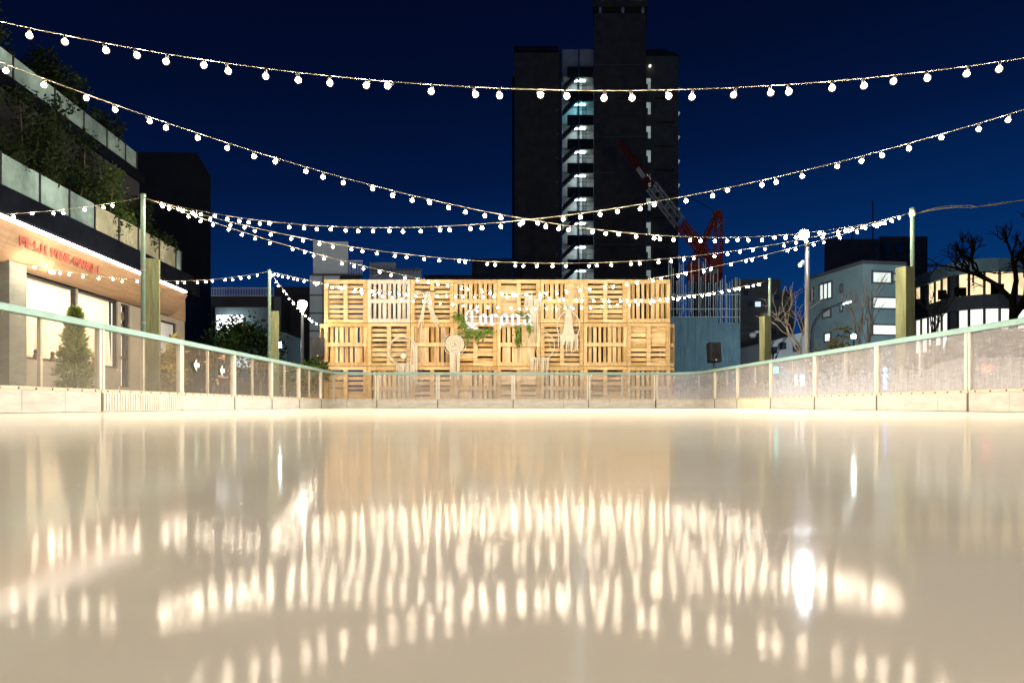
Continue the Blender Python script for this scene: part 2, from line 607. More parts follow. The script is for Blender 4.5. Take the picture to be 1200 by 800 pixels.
def rink_path(off=0.0, y0=-7.0, step=.12):
    """Left side from the viewer to the far end, round the two corners and back along the right side; off > 0 is outside."""
    pts = []
    y = y0
    while y < YF - RC:
        pts.append((XL, y, -1, 0))
        y += .5
    for k in range(0, 13):
        a = math.pi - k / 12 * math.pi / 2
        pts.append((XL + RC + RC * math.cos(a), YF - RC + RC * math.sin(a), math.cos(a), math.sin(a)))
    x = XL + RC + .5
    while x < XR - RC:
        pts.append((x, YF, 0, 1))
        x += .5
    for k in range(0, 13):
        a = math.pi / 2 - k / 12 * math.pi / 2
        pts.append((XR - RC + RC * math.cos(a), YF - RC + RC * math.sin(a), math.cos(a), math.sin(a)))
    y = YF - RC - .5
    while y > y0:
        pts.append((XR, y, 1, 0))
        y -= .5
    return [(x + nx * off, y + ny * off) for x, y, nx, ny in pts]


g = MB()
S = 600
g.add([(-S, -60, GROUND), (S, -60, GROUND), (S, 900, GROUND), (-S, 900, GROUND)], [(0, 1, 2, 3)])
tag(g.build('ground', M['paving']), kind='structure')
g = MB()
g.box(8.6, 13.2, -40, 300, GROUND, GROUND + .004)
tag(g.build('road', M['asphalt']), kind='structure')
g = MB()
out = rink_path(.04)
g.prism([(x, y, 0) for x, y in out], (0, 0, -.045))
tag(g.build('ice', M['ice']), kind='structure')


# ------------------------------------------------------------------ rink board panels
H0, H1, RAIL0, RAIL1 = .205, .24, .878, .93


def sweep(mb, pts, o0, o1, z0, z1, mi=0):
    """pts: (x, y, nx, ny) along a board; a strip between offsets o0, o1 and heights z0, z1."""
    n = len(pts)
    o = len(mb.v)
    for x, y, nx, ny in pts:
        for off, z in ((o0, z0), (o1, z0), (o1, z1), (o0, z1)):
            mb.v.append(Vector((x + nx * off, y + ny * off, z)))
    for i in range(n - 1):
        a, b2 = o + 4 * i, o + 4 * (i + 1)
        for j in range(4):
            k = (j + 1) % 4
            mb.f.append((a + j, a + k, b2 + k, b2 + j))
            mb.m.append(mi)
    mb.f.append((o, o + 3, o + 2, o + 1))
    e = o + 4 * (n - 1)
    mb.f.append((e, e + 1, e + 2, e + 3))
    mb.m += [mi, mi]


def path_at(side, s):
    """Point and outward normal at arc length s measured from the start of that run."""
    arc = RC * math.pi / 2
    if side == 'left':            # runs from y = 0 forward, then round the left corner
        L1 = YF - RC
        if s <= L1:
            return (XL, s, -1, 0)
        a = math.pi - (s - L1) / RC
        if s <= L1 + arc:
            return (XL + RC + RC * math.cos(a), YF - RC + RC * math.sin(a), math.cos(a), math.sin(a))
        return (XL + RC + (s - L1 - arc), YF, 0, 1)
    if side == 'far':
        return (s, YF, 0, 1)
    L1 = YF - RC
    if s <= L1:
        return (XR, s, 1, 0)
    a = (s - L1) / RC
    if s <= L1 + arc:
        return (XR - RC + RC * math.cos(a), YF - RC + RC * math.sin(a), math.cos(a), math.sin(a))
    return (XR - RC - (s - L1 - arc), YF, 0, 1)


def panel(side, s0, s1, label, acr, kick='kick', ribs=False):
    e = .006
    n = max(2, int(abs(s1 - s0) / .13))
    d = 1 if s1 > s0 else -1
    P = [path_at(side, s0 + d * e + (s1 - s0 - 2 * d * e) * i / n) for i in range(n + 1)]
    mid = P[n // 2]
    t = thing('rink_board_panel', label, 'rink board', (mid[0], mid[1], 0), 'panels of the boards round the ice rink')
    k = MB()
    m = len(P) - 1
    cuts = [0, m // 3, 2 * m // 3, m] if m >= 6 else [0, m]
    for a, b in zip(cuts, cuts[1:]):
        q = P[a:b + 1]
        if len(q) < 2:
            continue
        sh = list(q)
        x0, x1 = Vector(q[0][:2]), Vector(q[-1][:2])
        u = (x1 - x0).normalized() * .0025
        sh[0] = (q[0][0] + u.x, q[0][1] + u.y, *q[0][2:])
        sh[-1] = (q[-1][0] - u.x, q[-1][1] - u.y, *q[-1][2:])
        sweep(k, sh, 0, .05, .004, H0)
    if ribs:
        nr = 34
        for i in range(nr):
            p = path_at(side, s0 + (s1 - s0) * (i + .5) / nr)
            tx, ty = -p[3], p[2]
            k.obox((p[0] - p[2] * .008, p[1] - p[3] * .008, (H0 + .01) / 2), (tx * .012, ty * .012, 0), (p[2] * .008, p[3] * .008, 0), (0, 0, (H0 - .02) / 2))
    k.build('kick_board', M[kick], t)
    b = MB()
    sweep(b, P, .004, .046, H0 + .002, H1)
    nb = max(2, int(abs(s1 - s0) / .22))
    for i in range(nb):
        p = path_at(side, s0 + (s1 - s0) * (i + .5) / nb)
        b.lathe((p[0] + p[2] * .004, p[1] + p[3] * .004, (H0 + H1) / 2), [(.009, -.004), (.009, .008), (.005, .011)], 6, 1, (-p[2], -p[3], 0))
    b.build('bottom_strip', [M['strip'], M['gap']], t)
    b = MB()
    sweep(b, P, .02, .028, H1 + .001, RAIL0 - .001)
    b.build('acrylic_pane', M[acr], t)
    b = MB()
    R2 = [path_at(side, s0 + (s1 - s0) * i / n) for i in range(n + 1)]
    sweep(b, R2, -.022, .062, RAIL0, RAIL1)
    sweep(b, R2, -.006, .046, RAIL1 - .001, RAIL1 + .012)
    b.build('top_rail', M['teal'], t)
    for sm, w in ((s0 + d * .030, .022), ((s0 + s1) / 2, .016), (s1 - d * .030, .022)):
        p = path_at(side, sm)
        tx, ty = -p[3], p[2]
        b = MB()
        oo, hw = (.022, .027) if w > .02 else (.046, .017)
        c = (p[0] + p[2] * oo, p[1] + p[3] * oo, (H1 + RAIL0) / 2)
        b.obox(c, (tx * w, ty * w, 0), (p[2] * hw, p[3] * hw, 0), (0, 0, (RAIL0 - H1) / 2 - .001))
        b.build('post', M['post_white'], t)
    p = path_at(side, s1 - d * .002)
    tx, ty = -p[3], p[2]
    b = MB()
    b.obox((p[0] - p[2] * .004, p[1] - p[3] * .004, H0 / 2 + .002), (tx * .012, ty * .012, 0), (p[2] * .004, p[3] * .004, 0), (0, 0, H0 / 2 - .004))
    b.build('joint_cover', M['gap'], t)
    return t


lj = [1.85, 3.8, 5.75, 7.70, 9.65, 11.60, 13.53, 15.42, 17.35]
names = ['nearest the viewer on the left', 'beside the concrete pillar', 'in front of the small fir tree', None]
for i in range(len(lj) - 1):
    kk, rb = ('kick_grey', True) if i == 3 else ('kick', False)
    n = len(lj) - 1 - i
    lab = ('left side rink panel with the ribbed grey kick plate' if i == 3 else
           'clear left side rink panel, %s along from the far left corner' % ORD[n])
    panel('left', lj[i], lj[i + 1], lab, 'acr_left', kk, rb)
arcl = RC * math.pi / 2
panel('left', 17.35, YF - RC + arcl + (-3.55 - (XL + RC)), 'curved clear rink panel rounding the far left corner', 'acr_left') if False else None
panel('left', 17.35, YF - RC + arcl + .02, 'curved clear rink panel rounding the far left corner of the ice', 'acr_left')
fx = [XL + RC + .02, -1.56, .44, 2.44, XR - RC - .02]
fl = ['far end rink panel at the left, below the dreamcatcher ring', 'far end rink panel left of centre, below the lit word sign',
      'far end rink panel right of centre, below the oval macrame ring', 'far end rink panel at the right end of the pallet wall']
for i in range(4):
    panel('far', fx[i], fx[i + 1], fl[i], 'acr_far')
rj = [2.2, 4.15, 6.10, 8.05, 9.98, 11.93, 13.85, 15.77, 17.4]
panel('right', 17.4, YF - RC + arcl + .02, 'curved clear rink panel rounding the far right corner of the ice', 'acr_right')
for i in range(len(rj) - 1):
    n = len(rj) - 1 - i
    tan = i == 6
    lab = ('scratched rink panel with a tan brown kick plate on the right side' if tan else
           'scratched right side rink panel, %s along from the far right corner' % ORD[n])
    panel('right', rj[i], rj[i + 1], lab, 'acr_right', 'kick_tan' if tan else 'kick')


# arrow stickers on the left panels
def arrow(s, z, label):
    p = path_at('left', s)
    pts = [(.10, 0), (0, .085), (0, .03), (-.09, .03), (-.09, -.03), (0, -.03), (0, -.085)]
    b = MB()
    b.prism([(p[0] + .012, p[1] - u, z + v) for u, v in pts], (.003, 0, 0))
    tag(b.build('arrow_sticker', M['arrow'], origin=(p[0] + .012, p[1], z)), label, 'sticker', 'arrow stickers on the rink panels')


arrow(10.1, .63, 'mint arrow sticker pointing left, on the panel just past the ribbed kick plate')
arrow(11.05, .60, 'mint arrow sticker pointing left, in front of the standing person')

# ------------------------------------------------------------------ light poles
PA = (-4.70, 9.62, 2.83)
PB = (-4.71, 15.0, 2.85)
PC = (5.92, 10.3, 2.82)
PD = (6.03, 15.97, 2.83)
PE = (-4.68, 4.3, 2.83)
PF = (5.90, 4.4, 2.83)


def pole_mesh(side):
    t = thing('light_pole', '', 'pole', (0, 0, GROUND), 'timber braced poles carrying the string lights')
    b = MB()
    b.tube([(0, 0, 0), (0, 0, 2.90)], .030, 12)
    b.build('steel_pole', M['steel_green'], t, origin=(0, 0, 0), smooth=False)
    b = MB()
    b.lathe((0, 0, 2.88), [(.03, 0), (.036, .02), (.036, .04), (.02, .055)], 12)
    b.build('cap', M['steel_green'], t, origin=(0, 0, 0))
    b = MB()
    a = .35
    c, s = math.cos(a), math.sin(a)
    w = .085
    cx, cy = (.07, .12) if side < 0 else (-.105, .0)
    b.obox((cx, cy, 1.04), (w * c, w * s, 0), (-w * s, w * c, 0), (0, 0, 1.04))
    b.build('timber_post', M['wood_post'], t, origin=(0, 0, 0))
    b = MB()
    for z in (.5, 1.2, 1.9):
        b.lathe((0, 0, z), [(.036, 0), (.036, .03)], 10)
    b.build('clamp', M['steel'], t, origin=(0, 0, 0))
    return t


pl, pr = pole_mesh(-1), pole_mesh(1)
for proto, pos, lab, first in ((pl, PA, 'green grey pole strapped to a timber post, in front of the market sign building', True),
                               (pl, PB, 'green grey pole strapped to a timber post, beside the small bluish floodlight', False),
                               (pl, PE, 'string light pole closest to the viewer on the left side, beyond the picture edge', False),
                               (pr, PC, 'pole with a white wrapped head on a timber post, left of the lit glass building', True),
                               (pr, PD, 'pole on a timber post in front of the small white house', False),
                               (pl, (-4.68, -5.6, 2.83), 'string light pole behind the viewer on the left side', False),
               (pr, (5.9, -5.5, 2.83), 'string light pole behind the viewer on the right side', False),
               (pr, PF, 'string light pole closest to the viewer on the right side, beyond the picture edge', False)):
    o = proto if first else copy_tree(proto)
    o.location = (pos[0], pos[1], GROUND)
    o['label'] = lab
# white wrapped head on the right near pole
b = MB()
b.ico((PC[0], PC[1], 2.80), .046, 2, 0, (1, 1, 1.5))
for ch in bpy.data.objects:
    if ch.name.startswith('light_pole') and ch.get('label', '').startswith('pole with a white wrapped'):
        b.build('wrapped_head', M['post_white'], ch, smooth=True)

# ------------------------------------------------------------------ string lights
bb = MB()
bb.lathe((0, 0, 0), [(.003, -.0530), (.0105, -.0512), (.0172, -.0450), (.0205, -.0360), (.0205, -.0300), (.0165, -.0215), (.0100, -.0165), (.0080, -.0150)], 12)
bb.ico((0, 0, -.033), .0158, 2, 1)
bulb_o = bb.build('bulb', [M['bulb'], M['core']], smooth=True)
bulb_mesh = bulb_o.data
bpy.data.objects.remove(bulb_o)
bb = MB()
bb.lathe((0, 0, 0), [(.0085, -.0165), (.0095, -.0145), (.0095, -.004), (.008, .003), (.005, .008)], 8)
sock_o = bb.build('socket', M['socket'])
BULB_W = 9.4
fil = bpy.data.lights.new('filament', 'POINT')      # the filament of a bulb
fil.energy, fil.color, fil.shadow_soft_size = BULB_W, (1.0, .84, .62), .0140
sock_mesh = sock_o.data
bpy.data.objects.remove(sock_o)


def string(label, p0, p1, sag, spacing=.2, sockets=False, seed=0, start=.12):
    rng = random.Random(seed)
    p0, p1 = Vector(p0), Vector(p1)
    L = (p1 - p0).length
    n = max(4, int(L / spacing))
    t = thing('string_light', label, 'string light', tuple(p0), 'festoon string lights over the rink')

    def pt(u):
        p = p0.lerp(p1, u)
        return p - Vector((0, 0, 4 * sag * u * (1 - u)))
    c = MB()
    c.tube([pt(i / 60) for i in range(61)], .0032, 6)
    c.build('cable', M['cable'], t, smooth=True)
    for i in range(n):
        u = (i + .5 + rng.uniform(-.27, .27)) / n
        if u * L < start or (1 - u) * L < .28:
            continue
        o = bpy.data.objects.new('bulb', bulb_mesh)
        COL.objects.link(o)
        o.parent = t
        p = pt(u) - p0
        o.location = (p.x, p.y, p.z - .012)
        o.rotation_euler = (rng.gauss(0, .42), rng.gauss(0, .42), rng.uniform(0, 6))
        fo = bpy.data.objects.new('filament', fil)
        COL.objects.link(fo)
        fo.parent = o
        fo.location = (0, 0, -.033)
        fo.visible_glossy = False               # what mirrors in the ice is the glowing glass round it
        if sockets:
            s = bpy.data.objects.new('socket', sock_mesh)
            COL.objects.link(s)
            s.parent = o
    return t


string('topmost string light, sagging straight across the rink nearest the viewer', PE, PF, .87, .198, True, 1)
string('string light falling from the upper left edge to the near right pole', PE, PC, .93, .198, True, 2)
string('string light falling from the upper right edge to the near left pole', PF, PA, .93, .198, True, 3)
string('string light straight across between the near left pole and near right pole', PA, PC, .80, .2, False, 4)
string('string light running from the near left pole down to the far right pole', PA, PD, .82, .2, False, 5)
string('string light running from the far left pole up to the near right pole', PB, PC, .80, .2, False, 6)
string('lowest string light, across the pallet wall between the two far poles', PB, PD, .67, .2, False, 7)
string('unseen string light added behind the viewer to brighten the near ice', (-4.68, -5.6, 2.83), (5.9, -5.5, 2.83), .87, .198, False, 11)  # out of view, added to lift the light on the nearest ice
string('short string light from the near left pole to the roof edge of the market building', PA, (-7.5, 9.0, 2.45), .10, .2, False, 8)
string('string light from the far left pole to the concrete pillar, below the market sign', PB, (-7.36, 10.98, 2.26), .25, .2, False, 9)
string('short string light from the far left pole down to the side of the pallet wall', PB, (-4.95, 20.2, 2.32), .12, .3, False, 10)

b = MB()
for s, ph in ((1, 0), (-1, 2)):
    pts = []
    for i in range(60):
        u = i / 59
        p = Vector((PC[0], PC[1], 2.78)).lerp(Vector((9.6, 9.7, 3.28)), u)
        p.z -= 4 * .05 * u * (1 - u)
        amp = .014 * min(1, u * 8) + (.05 * s * math.sin(min(1, u * 4.5) * math.pi) if u < .22 else 0)
        p += Vector((0, math.cos(u * 40 + ph * 1.57) * .012, s * amp * (math.sin(u * 26) * .6 if u > .22 else 1)))
        if u > .7:
            p.z += s * .02 * (u - .7) * 3
        pts.append(p)
    b.tube(pts, .006, 6)
tag(b.build('power_cable', M['cable'], origin=(PC[0], PC[1], 2.78)), 'twisted pair of pale cables leading off right from the near right pole', 'cable')

# ------------------------------------------------------------------ pallet wall
PD_Y, PS = 20.05, 1.2
PX0 = (379.5 - CXP) * PD_Y / FOC
rngp = random.Random(5)


def pallet_parts(variant, matn):
    """Front towards -Y, deck boards upright (vertical slats); origin at the middle of the bottom edge's square."""
    t = thing('wooden_pallet', '', 'pallet', (0, 0, 0), 'pallets of the stacked pallet wall')
    rng = random.Random(variant)
    h = PS / 2 - .006
    f = MB()
    wb = .105
    f.box(-h, h, -.07, -.05, -h, -h + wb)
    f.box(-h, h, -.0702, -.0502, h - wb, h)
    f.box(-h, h, -.0698, -.0498, -.055, .055)
    f.box(-h, -h + .09, -.07, -.05, -h + wb + .002, -.057)
    f.box(h - .09, h, -.07, -.05, -h + wb + .002, -.057)
    f.box(-h, -h + .09, -.07, -.05, .057, h - wb - .002)
    f.box(h - .09, h, -.07, -.05, .057, h - wb - .002)
    f.build('face_frame', M[matn], t, origin=(0, 0, 0))
    s = MB()
    for x in (-h + .05, 0, h - .05):
        for z in (-h + .055, 0, h - .055):
            s.box(x - .048, x + .048, -.0495, .029, z - .052, z + .052)
    s.build('block', M[matn], t, origin=(0, 0, 0))
    k = MB()
    n = 9
    for i in range(n):
        x = -h + .05 + (2 * h - .1) * i / (n - 1)
        w = .042 + rng.uniform(-.006, .012)
        k.box(x - w, x + w, .0505 + rng.uniform(0, .003), .07, -h, h)
    for z in (-h + .055, 0, h - .055):
        k.box(-h, h, .0295, .05, z - .05, z + .05)
    k.build('deck_slats', M[matn], t, origin=(0, 0, 0))
    if variant % 3 != 0:
        q = MB()
        for i in range(n - 1):
            if rng.random() < .62:
                x = -h + .05 + (2 * h - .1) * (i + .5) / (n - 1)
                z0, z1 = (-h, 0) if rng.random() < .5 else (0, h)
                if rng.random() < .4:
                    z0, z1 = -h, h
                q.box(x - .05, x + .05, .0722, .09, z0 + .01, z1 - .01)
        if q.v:
            q.build('back_boards', M['pallet_pale'] if variant % 2 else M[matn], t, origin=(0, 0, 0))
    return t


protos = [pallet_parts(i, 'pallet' if i < 4 else 'pallet_dark') for i in range(6)]
pale = pallet_parts(9, 'pallet_pale')
used = set()
rows = ['top', 'middle', 'bottom']
for r in range(3):
    for c in range(8):
        vert = (c + r) % 2 == 1
        pv = RND.randrange(6) if r != 0 else RND.choice((0, 3, 3, 0, 1))
        src = pale if (r == 0 and c == 1) else protos[pv]
        if src.name in used:
            o = copy_tree(src)
        else:
            o = src
            used.add(src.name)
        cz = GROUND + PS * (2.5 - r) + (2 - r) * .004
        o.location = (PX0 + PS * (c + .5), PD_Y + .07 + rngp.uniform(-.008, .008), cz)
        o.rotation_euler = (0, 0 if vert else math.pi / 2, 0)
        o['label'] = ('bleached pale grey pallet with upright slats in the top row of the pallet wall' if src is pale else
                      "pallet with %s slats, %s from left in the pallet wall's %s row" % ('upright' if vert else 'level', ORD[c], rows[r]))
for p in protos:
    if p.name not in used:
        for ch in list(p.children):
            bpy.data.objects.remove(ch)
        bpy.data.objects.remove(p)
for sx, lab in ((PX0 - .08, 'wooden pallet standing edge on at the left end of the pallet wall'),
                (PX0 + 8 * PS + .08, 'wooden pallet standing edge on at the right end of the pallet wall')):
    for r in (1, ):
        o = copy_tree(protos[0] if protos[0].name in used else pale)
        o.location = (sx, PD_Y + .75, GROUND + PS * 1.5)
        o.rotation_euler = (0, 0, math.pi / 2 if sx < 0 else -math.pi / 2)
        o['label'] = lab
    o2 = copy_tree(o)
    o2.location = (sx, PD_Y + .75, GROUND + PS * .5 - .004)
    o2['label'] = lab.replace('wooden pallet', 'lower wooden pallet')
# timber braces that hold the wall up from behind
for c in (1, 3, 5, 7):
    b = MB()
    x = PX0 + PS * c
    b.bar((x, PD_Y + .22, 3.2), (x, PD_Y + 2.0, GROUND), .09, .09)
    b.bar((x, PD_Y + .22, GROUND + .05), (x, PD_Y + 2.0, GROUND + .05), .09, .08)
    tag(b.build('timber_brace', M['pallet_dark'], origin=(x, PD_Y + 1.1, GROUND)), 'timber brace propping the pallet wall from behind, %s from the left' % ORD[(c - 1) // 2], 'brace', 'braces behind the pallet wall')


def DP(px, py, dy=-.1):
    return at(px, py, PD_Y + dy)


def ringpts(c, rx, rz, n=36):
    return [Vector((c[0] + rx * math.cos(2 * math.pi * i / n), c[1], c[2] + rz * math.sin(2 * math.pi * i / n))) for i in range(n + 1)]


def fringe(mb, x0, x1, y, z, l0, l1, n, rng, r=.008):
    r *= 1.5
    for i in range(n):
        x = x0 + (x1 - x0) * i / max(1, n - 1) + rng.uniform(-.01, .01)
        l = rng.uniform(l0, l1)
        k = rng.uniform(-.03, .03)
        mb.tube([(x, y + rng.uniform(-.02, .02), z), (x + k, y - .01, z - l * .5), (x + k * 1.2, y - .01, z - l)], [r, r * .9, r * .6], 5)


rng = random.Random(3)
# 1: big open ring
c = DP(472, 411)
t = thing('dreamcatcher', 'large open cotton dreamcatcher ring with long fringe at the left of the pallet wall', 'wall hanging', tuple(c), 'macrame hangings on the pallet wall')
b = MB()
b.tube(ringpts(c, .40, .40), .017, 8, cap=False)
b.tube(ringpts(c + Vector((0, -.012, 0)), .36, .37), .006, 6, cap=False)
b.build('ring', M['cotton'], t, smooth=True)
b = MB()
w = c + Vector((.02, -.01, -.14))
b.ico(w, .085, 2, 0, (1, .25, 1))
for i in range(11):
    a = 2 * math.pi * i / 11 + .2
    b.tube([w, w.lerp(Vector((c[0] + .4 * math.cos(a), c[1] - .01, c[2] + .4 * math.sin(a))), .55) + Vector((0, 0, .02)), Vector((c[0] + .4 * math.cos(a), c[1], c[2] + .4 * math.sin(a)))], .004, 4)
b.build('web', M['cotton'], t)
b = MB()
fringe(b, c.x + .24, c.x + .40, c.y - .03, c.z + .18, .7, 1.15, 9, rng)
fringe(b, c.x - .16, c.x + .36, c.y - .03, c.z - .36, .45, .8, 22, rng)
b.build('fringe', M['cotton'], t)
# 2: woven disk
c = DP(533, 403)
t = thing('dreamcatcher', 'solid woven macrame disc with straight fringe below the left end of the lit sign', 'wall hanging', tuple(c), 'macrame hangings on the pallet wall')
b = MB()
for k in range(1, 6):
    b.tube([p + Vector((0, -.006 * k, rng.uniform(-.004, .004))) for p in ringpts(c, .048 * k, .048 * k, 28)], .023, 6, cap=False)
b.build('woven_disc', M['cotton'], t, smooth=True)
b = MB()
b.tube(ringpts(c + Vector((0, .01, 0)), .315, .315), .008, 6, cap=False)
for i in range(14):
    a = i / 14 * 2 * math.pi
    b.tube([c + Vector((.24 * math.cos(a), 0, .24 * math.sin(a))), c + Vector((.315 * math.cos(a + .1), 0, .315 * math.sin(a + .1)))], .005, 4)
b.build('ring', M['cotton'], t)
b = MB()
fringe(b, c.x - .13, c.x + .13, c.y - .03, c.z - .22, .6, .85, 15, rng, .010)
b.build('fringe', M['cotton'], t)
# 3: forked swag hanging
c = DP(502, 343)
t = thing('macrame_hanging', 'forked cotton macrame swag hanging high in two legs left of the lit sign', 'wall hanging', tuple(c), 'macrame hangings on the pallet wall')
b = MB()
b.bar(c + Vector((-.2, 0, .04)), c + Vector((.2, 0, .04)), .03, .03)
b.build('stick', M['bark'], t)
b = MB()
for (x0, x1, l) in ((-.13, -.22, .95), (.06, .26, .95), (-.02, .02, .45)):
    for i in range(9):
        o = rng.uniform(-.06, .06)
        o2 = rng.uniform(-.09, .09)
        ll = l * rng.uniform(.8, 1.1)
        b.tube([(c.x + x0 * .3 + o * .4, c.y - .02, c.z + .03), (c.x + x0 + o, c.y - .03, c.z - ll * .5), (c.x + x1 + o2, c.y - .03, c.z - ll)], .0085, 5)
b.build('cords', M['cotton'], t)
# 4: layered tassel hanging right of the sign
c = DP(625, 352)
t = thing('macrame_hanging', 'tall layered tassel hanging just right of the lit word sign', 'wall hanging', tuple(c), 'macrame hangings on the pallet wall')
b = MB()
b.bar(c + Vector((-.26, 0, .04)), c + Vector((.26, 0, .04)), .03, .03)
b.build('stick', M['bark'], t)
b = MB()
fringe(b, c.x - .22, c.x + .22, c.y - .02, c.z + .05, .22, .36, 26, rng, .011)
fringe(b, c.x - .10, c.x + .10, c.y - .03, c.z - .2, .45, .7, 14, rng, .010)
b.build('cords', M['cotton'], t)
# 5: thin ring with crossing strings
c = DP(634, 405)
t = thing('dreamcatcher', 'faint thin ring dreamcatcher with crossing strings, under the layered tassel', 'wall hanging', tuple(c), 'macrame hangings on the pallet wall')
b = MB()
b.tube(ringpts(c, .37, .40), .009, 6, cap=False)
b.build('ring', M['cotton'], t, smooth=True)
b = MB()
for i in range(9):
    a, a2 = rng.uniform(0, 6.28), rng.uniform(0, 6.28)
    b.tube([c + Vector((.37 * math.cos(a), -.01, .4 * math.sin(a))), c + Vector((.37 * math.cos(a2), -.012, .4 * math.sin(a2)))], .006, 4)
b.build('web', M['cotton'], t)
b = MB()
fringe(b, c.x - .3, c.x - .05, c.y - .02, c.z - .32, .3, .7, 10, rng)
b.build('fringe', M['cotton'], t)
b = MB()
fringe(b, c.x + .02, c.x + .2, c.y - .02, c.z - .32, .3, .7, 8, rng)
b.build('fringe', M['cotton'], t)
# 6: oval ring with woven figure
c = DP(666, 382)
t = thing('dreamcatcher', 'oval macrame ring filled with a white woven panel at the right of the pallet wall', 'wall hanging', tuple(c), 'macrame hangings on the pallet wall')
b = MB()
b.tube(ringpts(c, .31, .40), .016, 8, cap=False)
b.build('ring', M['cotton'], t, smooth=True)
b = MB()
prof = [(-.06, .45), (.06, .45), (.09, .3), (.12, .0), (.17, -.25), (.12, -.42), (-.12, -.42), (-.17, -.25), (-.12, .0), (-.09, .3)]
b.prism([(c.x + u, c.y - .03, c.z + v) for u, v in prof], (0, .02, 0))
for i in range(22):
    z = c.z + .44 - i * .04
    w = .07 + .1 * (i / 22)
    b.tube([(c.x - w, c.y - .04, z), (c.x, c.y - .046, z - .02), (c.x + w, c.y - .04, z)], .012, 5)
b.build('woven_panel', M['cotton'], t)
b = MB()
fringe(b, c.x - .26, c.x + .26, c.y - .03, c.z - .24, .25, .55, 24, rng, .010)
b.build('fringe', M['cotton'], t)
b = MB()
fringe(b, c.x - .12, c.x + .12, c.y - .03, c.z + .62, .1, .22, 10, rng, .012)
b.build('fringe', M['cotton'], t)

# the lit word sign in blackletter -------------------------------------------
sg = thing('word_sign', 'glowing white blackletter word sign mounted on the middle of the pallet wall', 'sign', tuple(DP(582, 375, -.2)))


def pen(mb, pts, w, h, k=[0]):
    """Broad nib stroke: every segment a slanted parallelogram, each lying a hair above the last."""
    nv = Vector((w * .5, 0, h * .5))
    for p, q in zip(pts, pts[1:]):
        k[0] += 1
        y = -.0008 * (k[0] % 40)
        P, Q = Vector((p[0], y, p[1])), Vector((q[0], y, q[1]))
        poly = [P - nv, P + nv, Q + nv, Q - nv]
        mb.prism([sg_o + v * sg_s for v in poly], (0, .05, 0))


sg_s = .30
NB = (.23, .10)
STEM = lambda x, z0=.12, z1=.9: [(x, z1), (x, z0)]
letters = {
    'C': [[(.42, 1.42), (.16, 1.18), (.06, .75), (.12, .3), (.42, -.04)], [(.40, -.04), (.72, -.10), (1.08, .16)], [(.58, 1.28), (.60, .95), (.60, .30)],
          [(.62, 1.30), (.86, 1.46), (1.10, 1.26)], [(1.08, 1.30), (1.08, 1.08)], [(-.12, -.34), (.5, -.22), (1.1, -.34)]],
    'o': [[(.12, .78), (.12, .22)], [(.12, .80), (.38, 1.0), (.62, .78)], [(.62, .80), (.62, .2)], [(.12, .22), (.36, .0), (.62, .22)]],
    'r': [[(.15, .92), (.15, .12)], [(.02, .0), (.15, .12), (.34, .02)], [(.0, .86), (.15, .98)], [(.22, .82), (.46, 1.0), (.66, .82)]],
    'p': [[(.12, .80), (.12, .22)], [(.02, .10), (.02, -.36)], [(.12, .80), (.38, 1.0), (.62, .78)], [(.62, .80), (.62, .2)], [(.12, .22), (.36, .0), (.62, .22)]],
    'n': [[(.14, .92), (.14, .1)], [(.02, .0), (.14, .1), (.28, .0)], [(.02, .86), (.14, .98)], [(.2, .82), (.46, 1.0), (.68, .8)], [(.68, .82), (.68, .1)], [(.6, .05), (.72, .0), (.86, .12)]],
    'a': [[(.08, .82), (.36, 1.0), (.6, .82)], [(.6, .86), (.6, .1)], [(.6, .1), (.7, .0), (.84, .12)], [(.58, .55), (.14, .42)], [(.12, .46), (.12, .18)], [(.12, .2), (.3, .0), (.58, .22)]],
}
base = DP(545.5, 380.5, -.2)
x = 0
for ch, key, adv in (('letter', 'C', 1.24), ('letter', 'o', .98), ('letter', 'r', .96), ('letter', 'p', .98), ('letter', 'n', 1.1), ('letter', 'a', 1.0)):
    b = MB()
    sg_o = base + Vector((x * sg_s, 0, 0))
    for k_, st in enumerate(letters[key]):
        pen(b, st, *((.12, .05) if key == 'p' and k_ == 1 else NB))
    b.build('letter', M['sign_white'], sg)
    x += adv
b = MB()
a0, a1 = DP(545, 384, -.16), DP(621, 384, -.16)
b.box(a0.x, a1.x, a0.y + .09, a0.y + .11, a0.z + .12, a0.z + .15)
b.box(a0.x, a1.x, a0.y + .092, a0.y + .112, a0.z + .30, a0.z + .33)
for u in (.05, .5, .95):
    xx = a0.x + (a1.x - a0.x) * u
    b.box(xx - .015, xx + .015, a0.y + .02, a0.y + .089, a0.z + .12, a0.z + .15)
b.build('mounting_rail', M['white_steel'], sg)


def garland(label, blobs, n, size, seed, m='leaf_light'):
    rng = random.Random(seed)
    b = MB()
    c0 = DP(blobs[0][0], blobs[0][1], -.18)
    for k in range(n):
        px, py, rx, ry = rng.choice(blobs)
        p = DP(px + rng.gauss(0, rx), py + rng.gauss(0, ry), -.2 + rng.uniform(-.07, .05))
        b.leaf(p, size, rng, 0, .42, (rng.uniform(-.6, .6), -.2, -.8))
    b.tube([DP(q[0], q[1], -.17) for q in blobs], .008, 5)
    tag(b.build('leaf_garland', M[m], origin=c0), label, 'greenery', 'green leaf garlands around the lit sign')


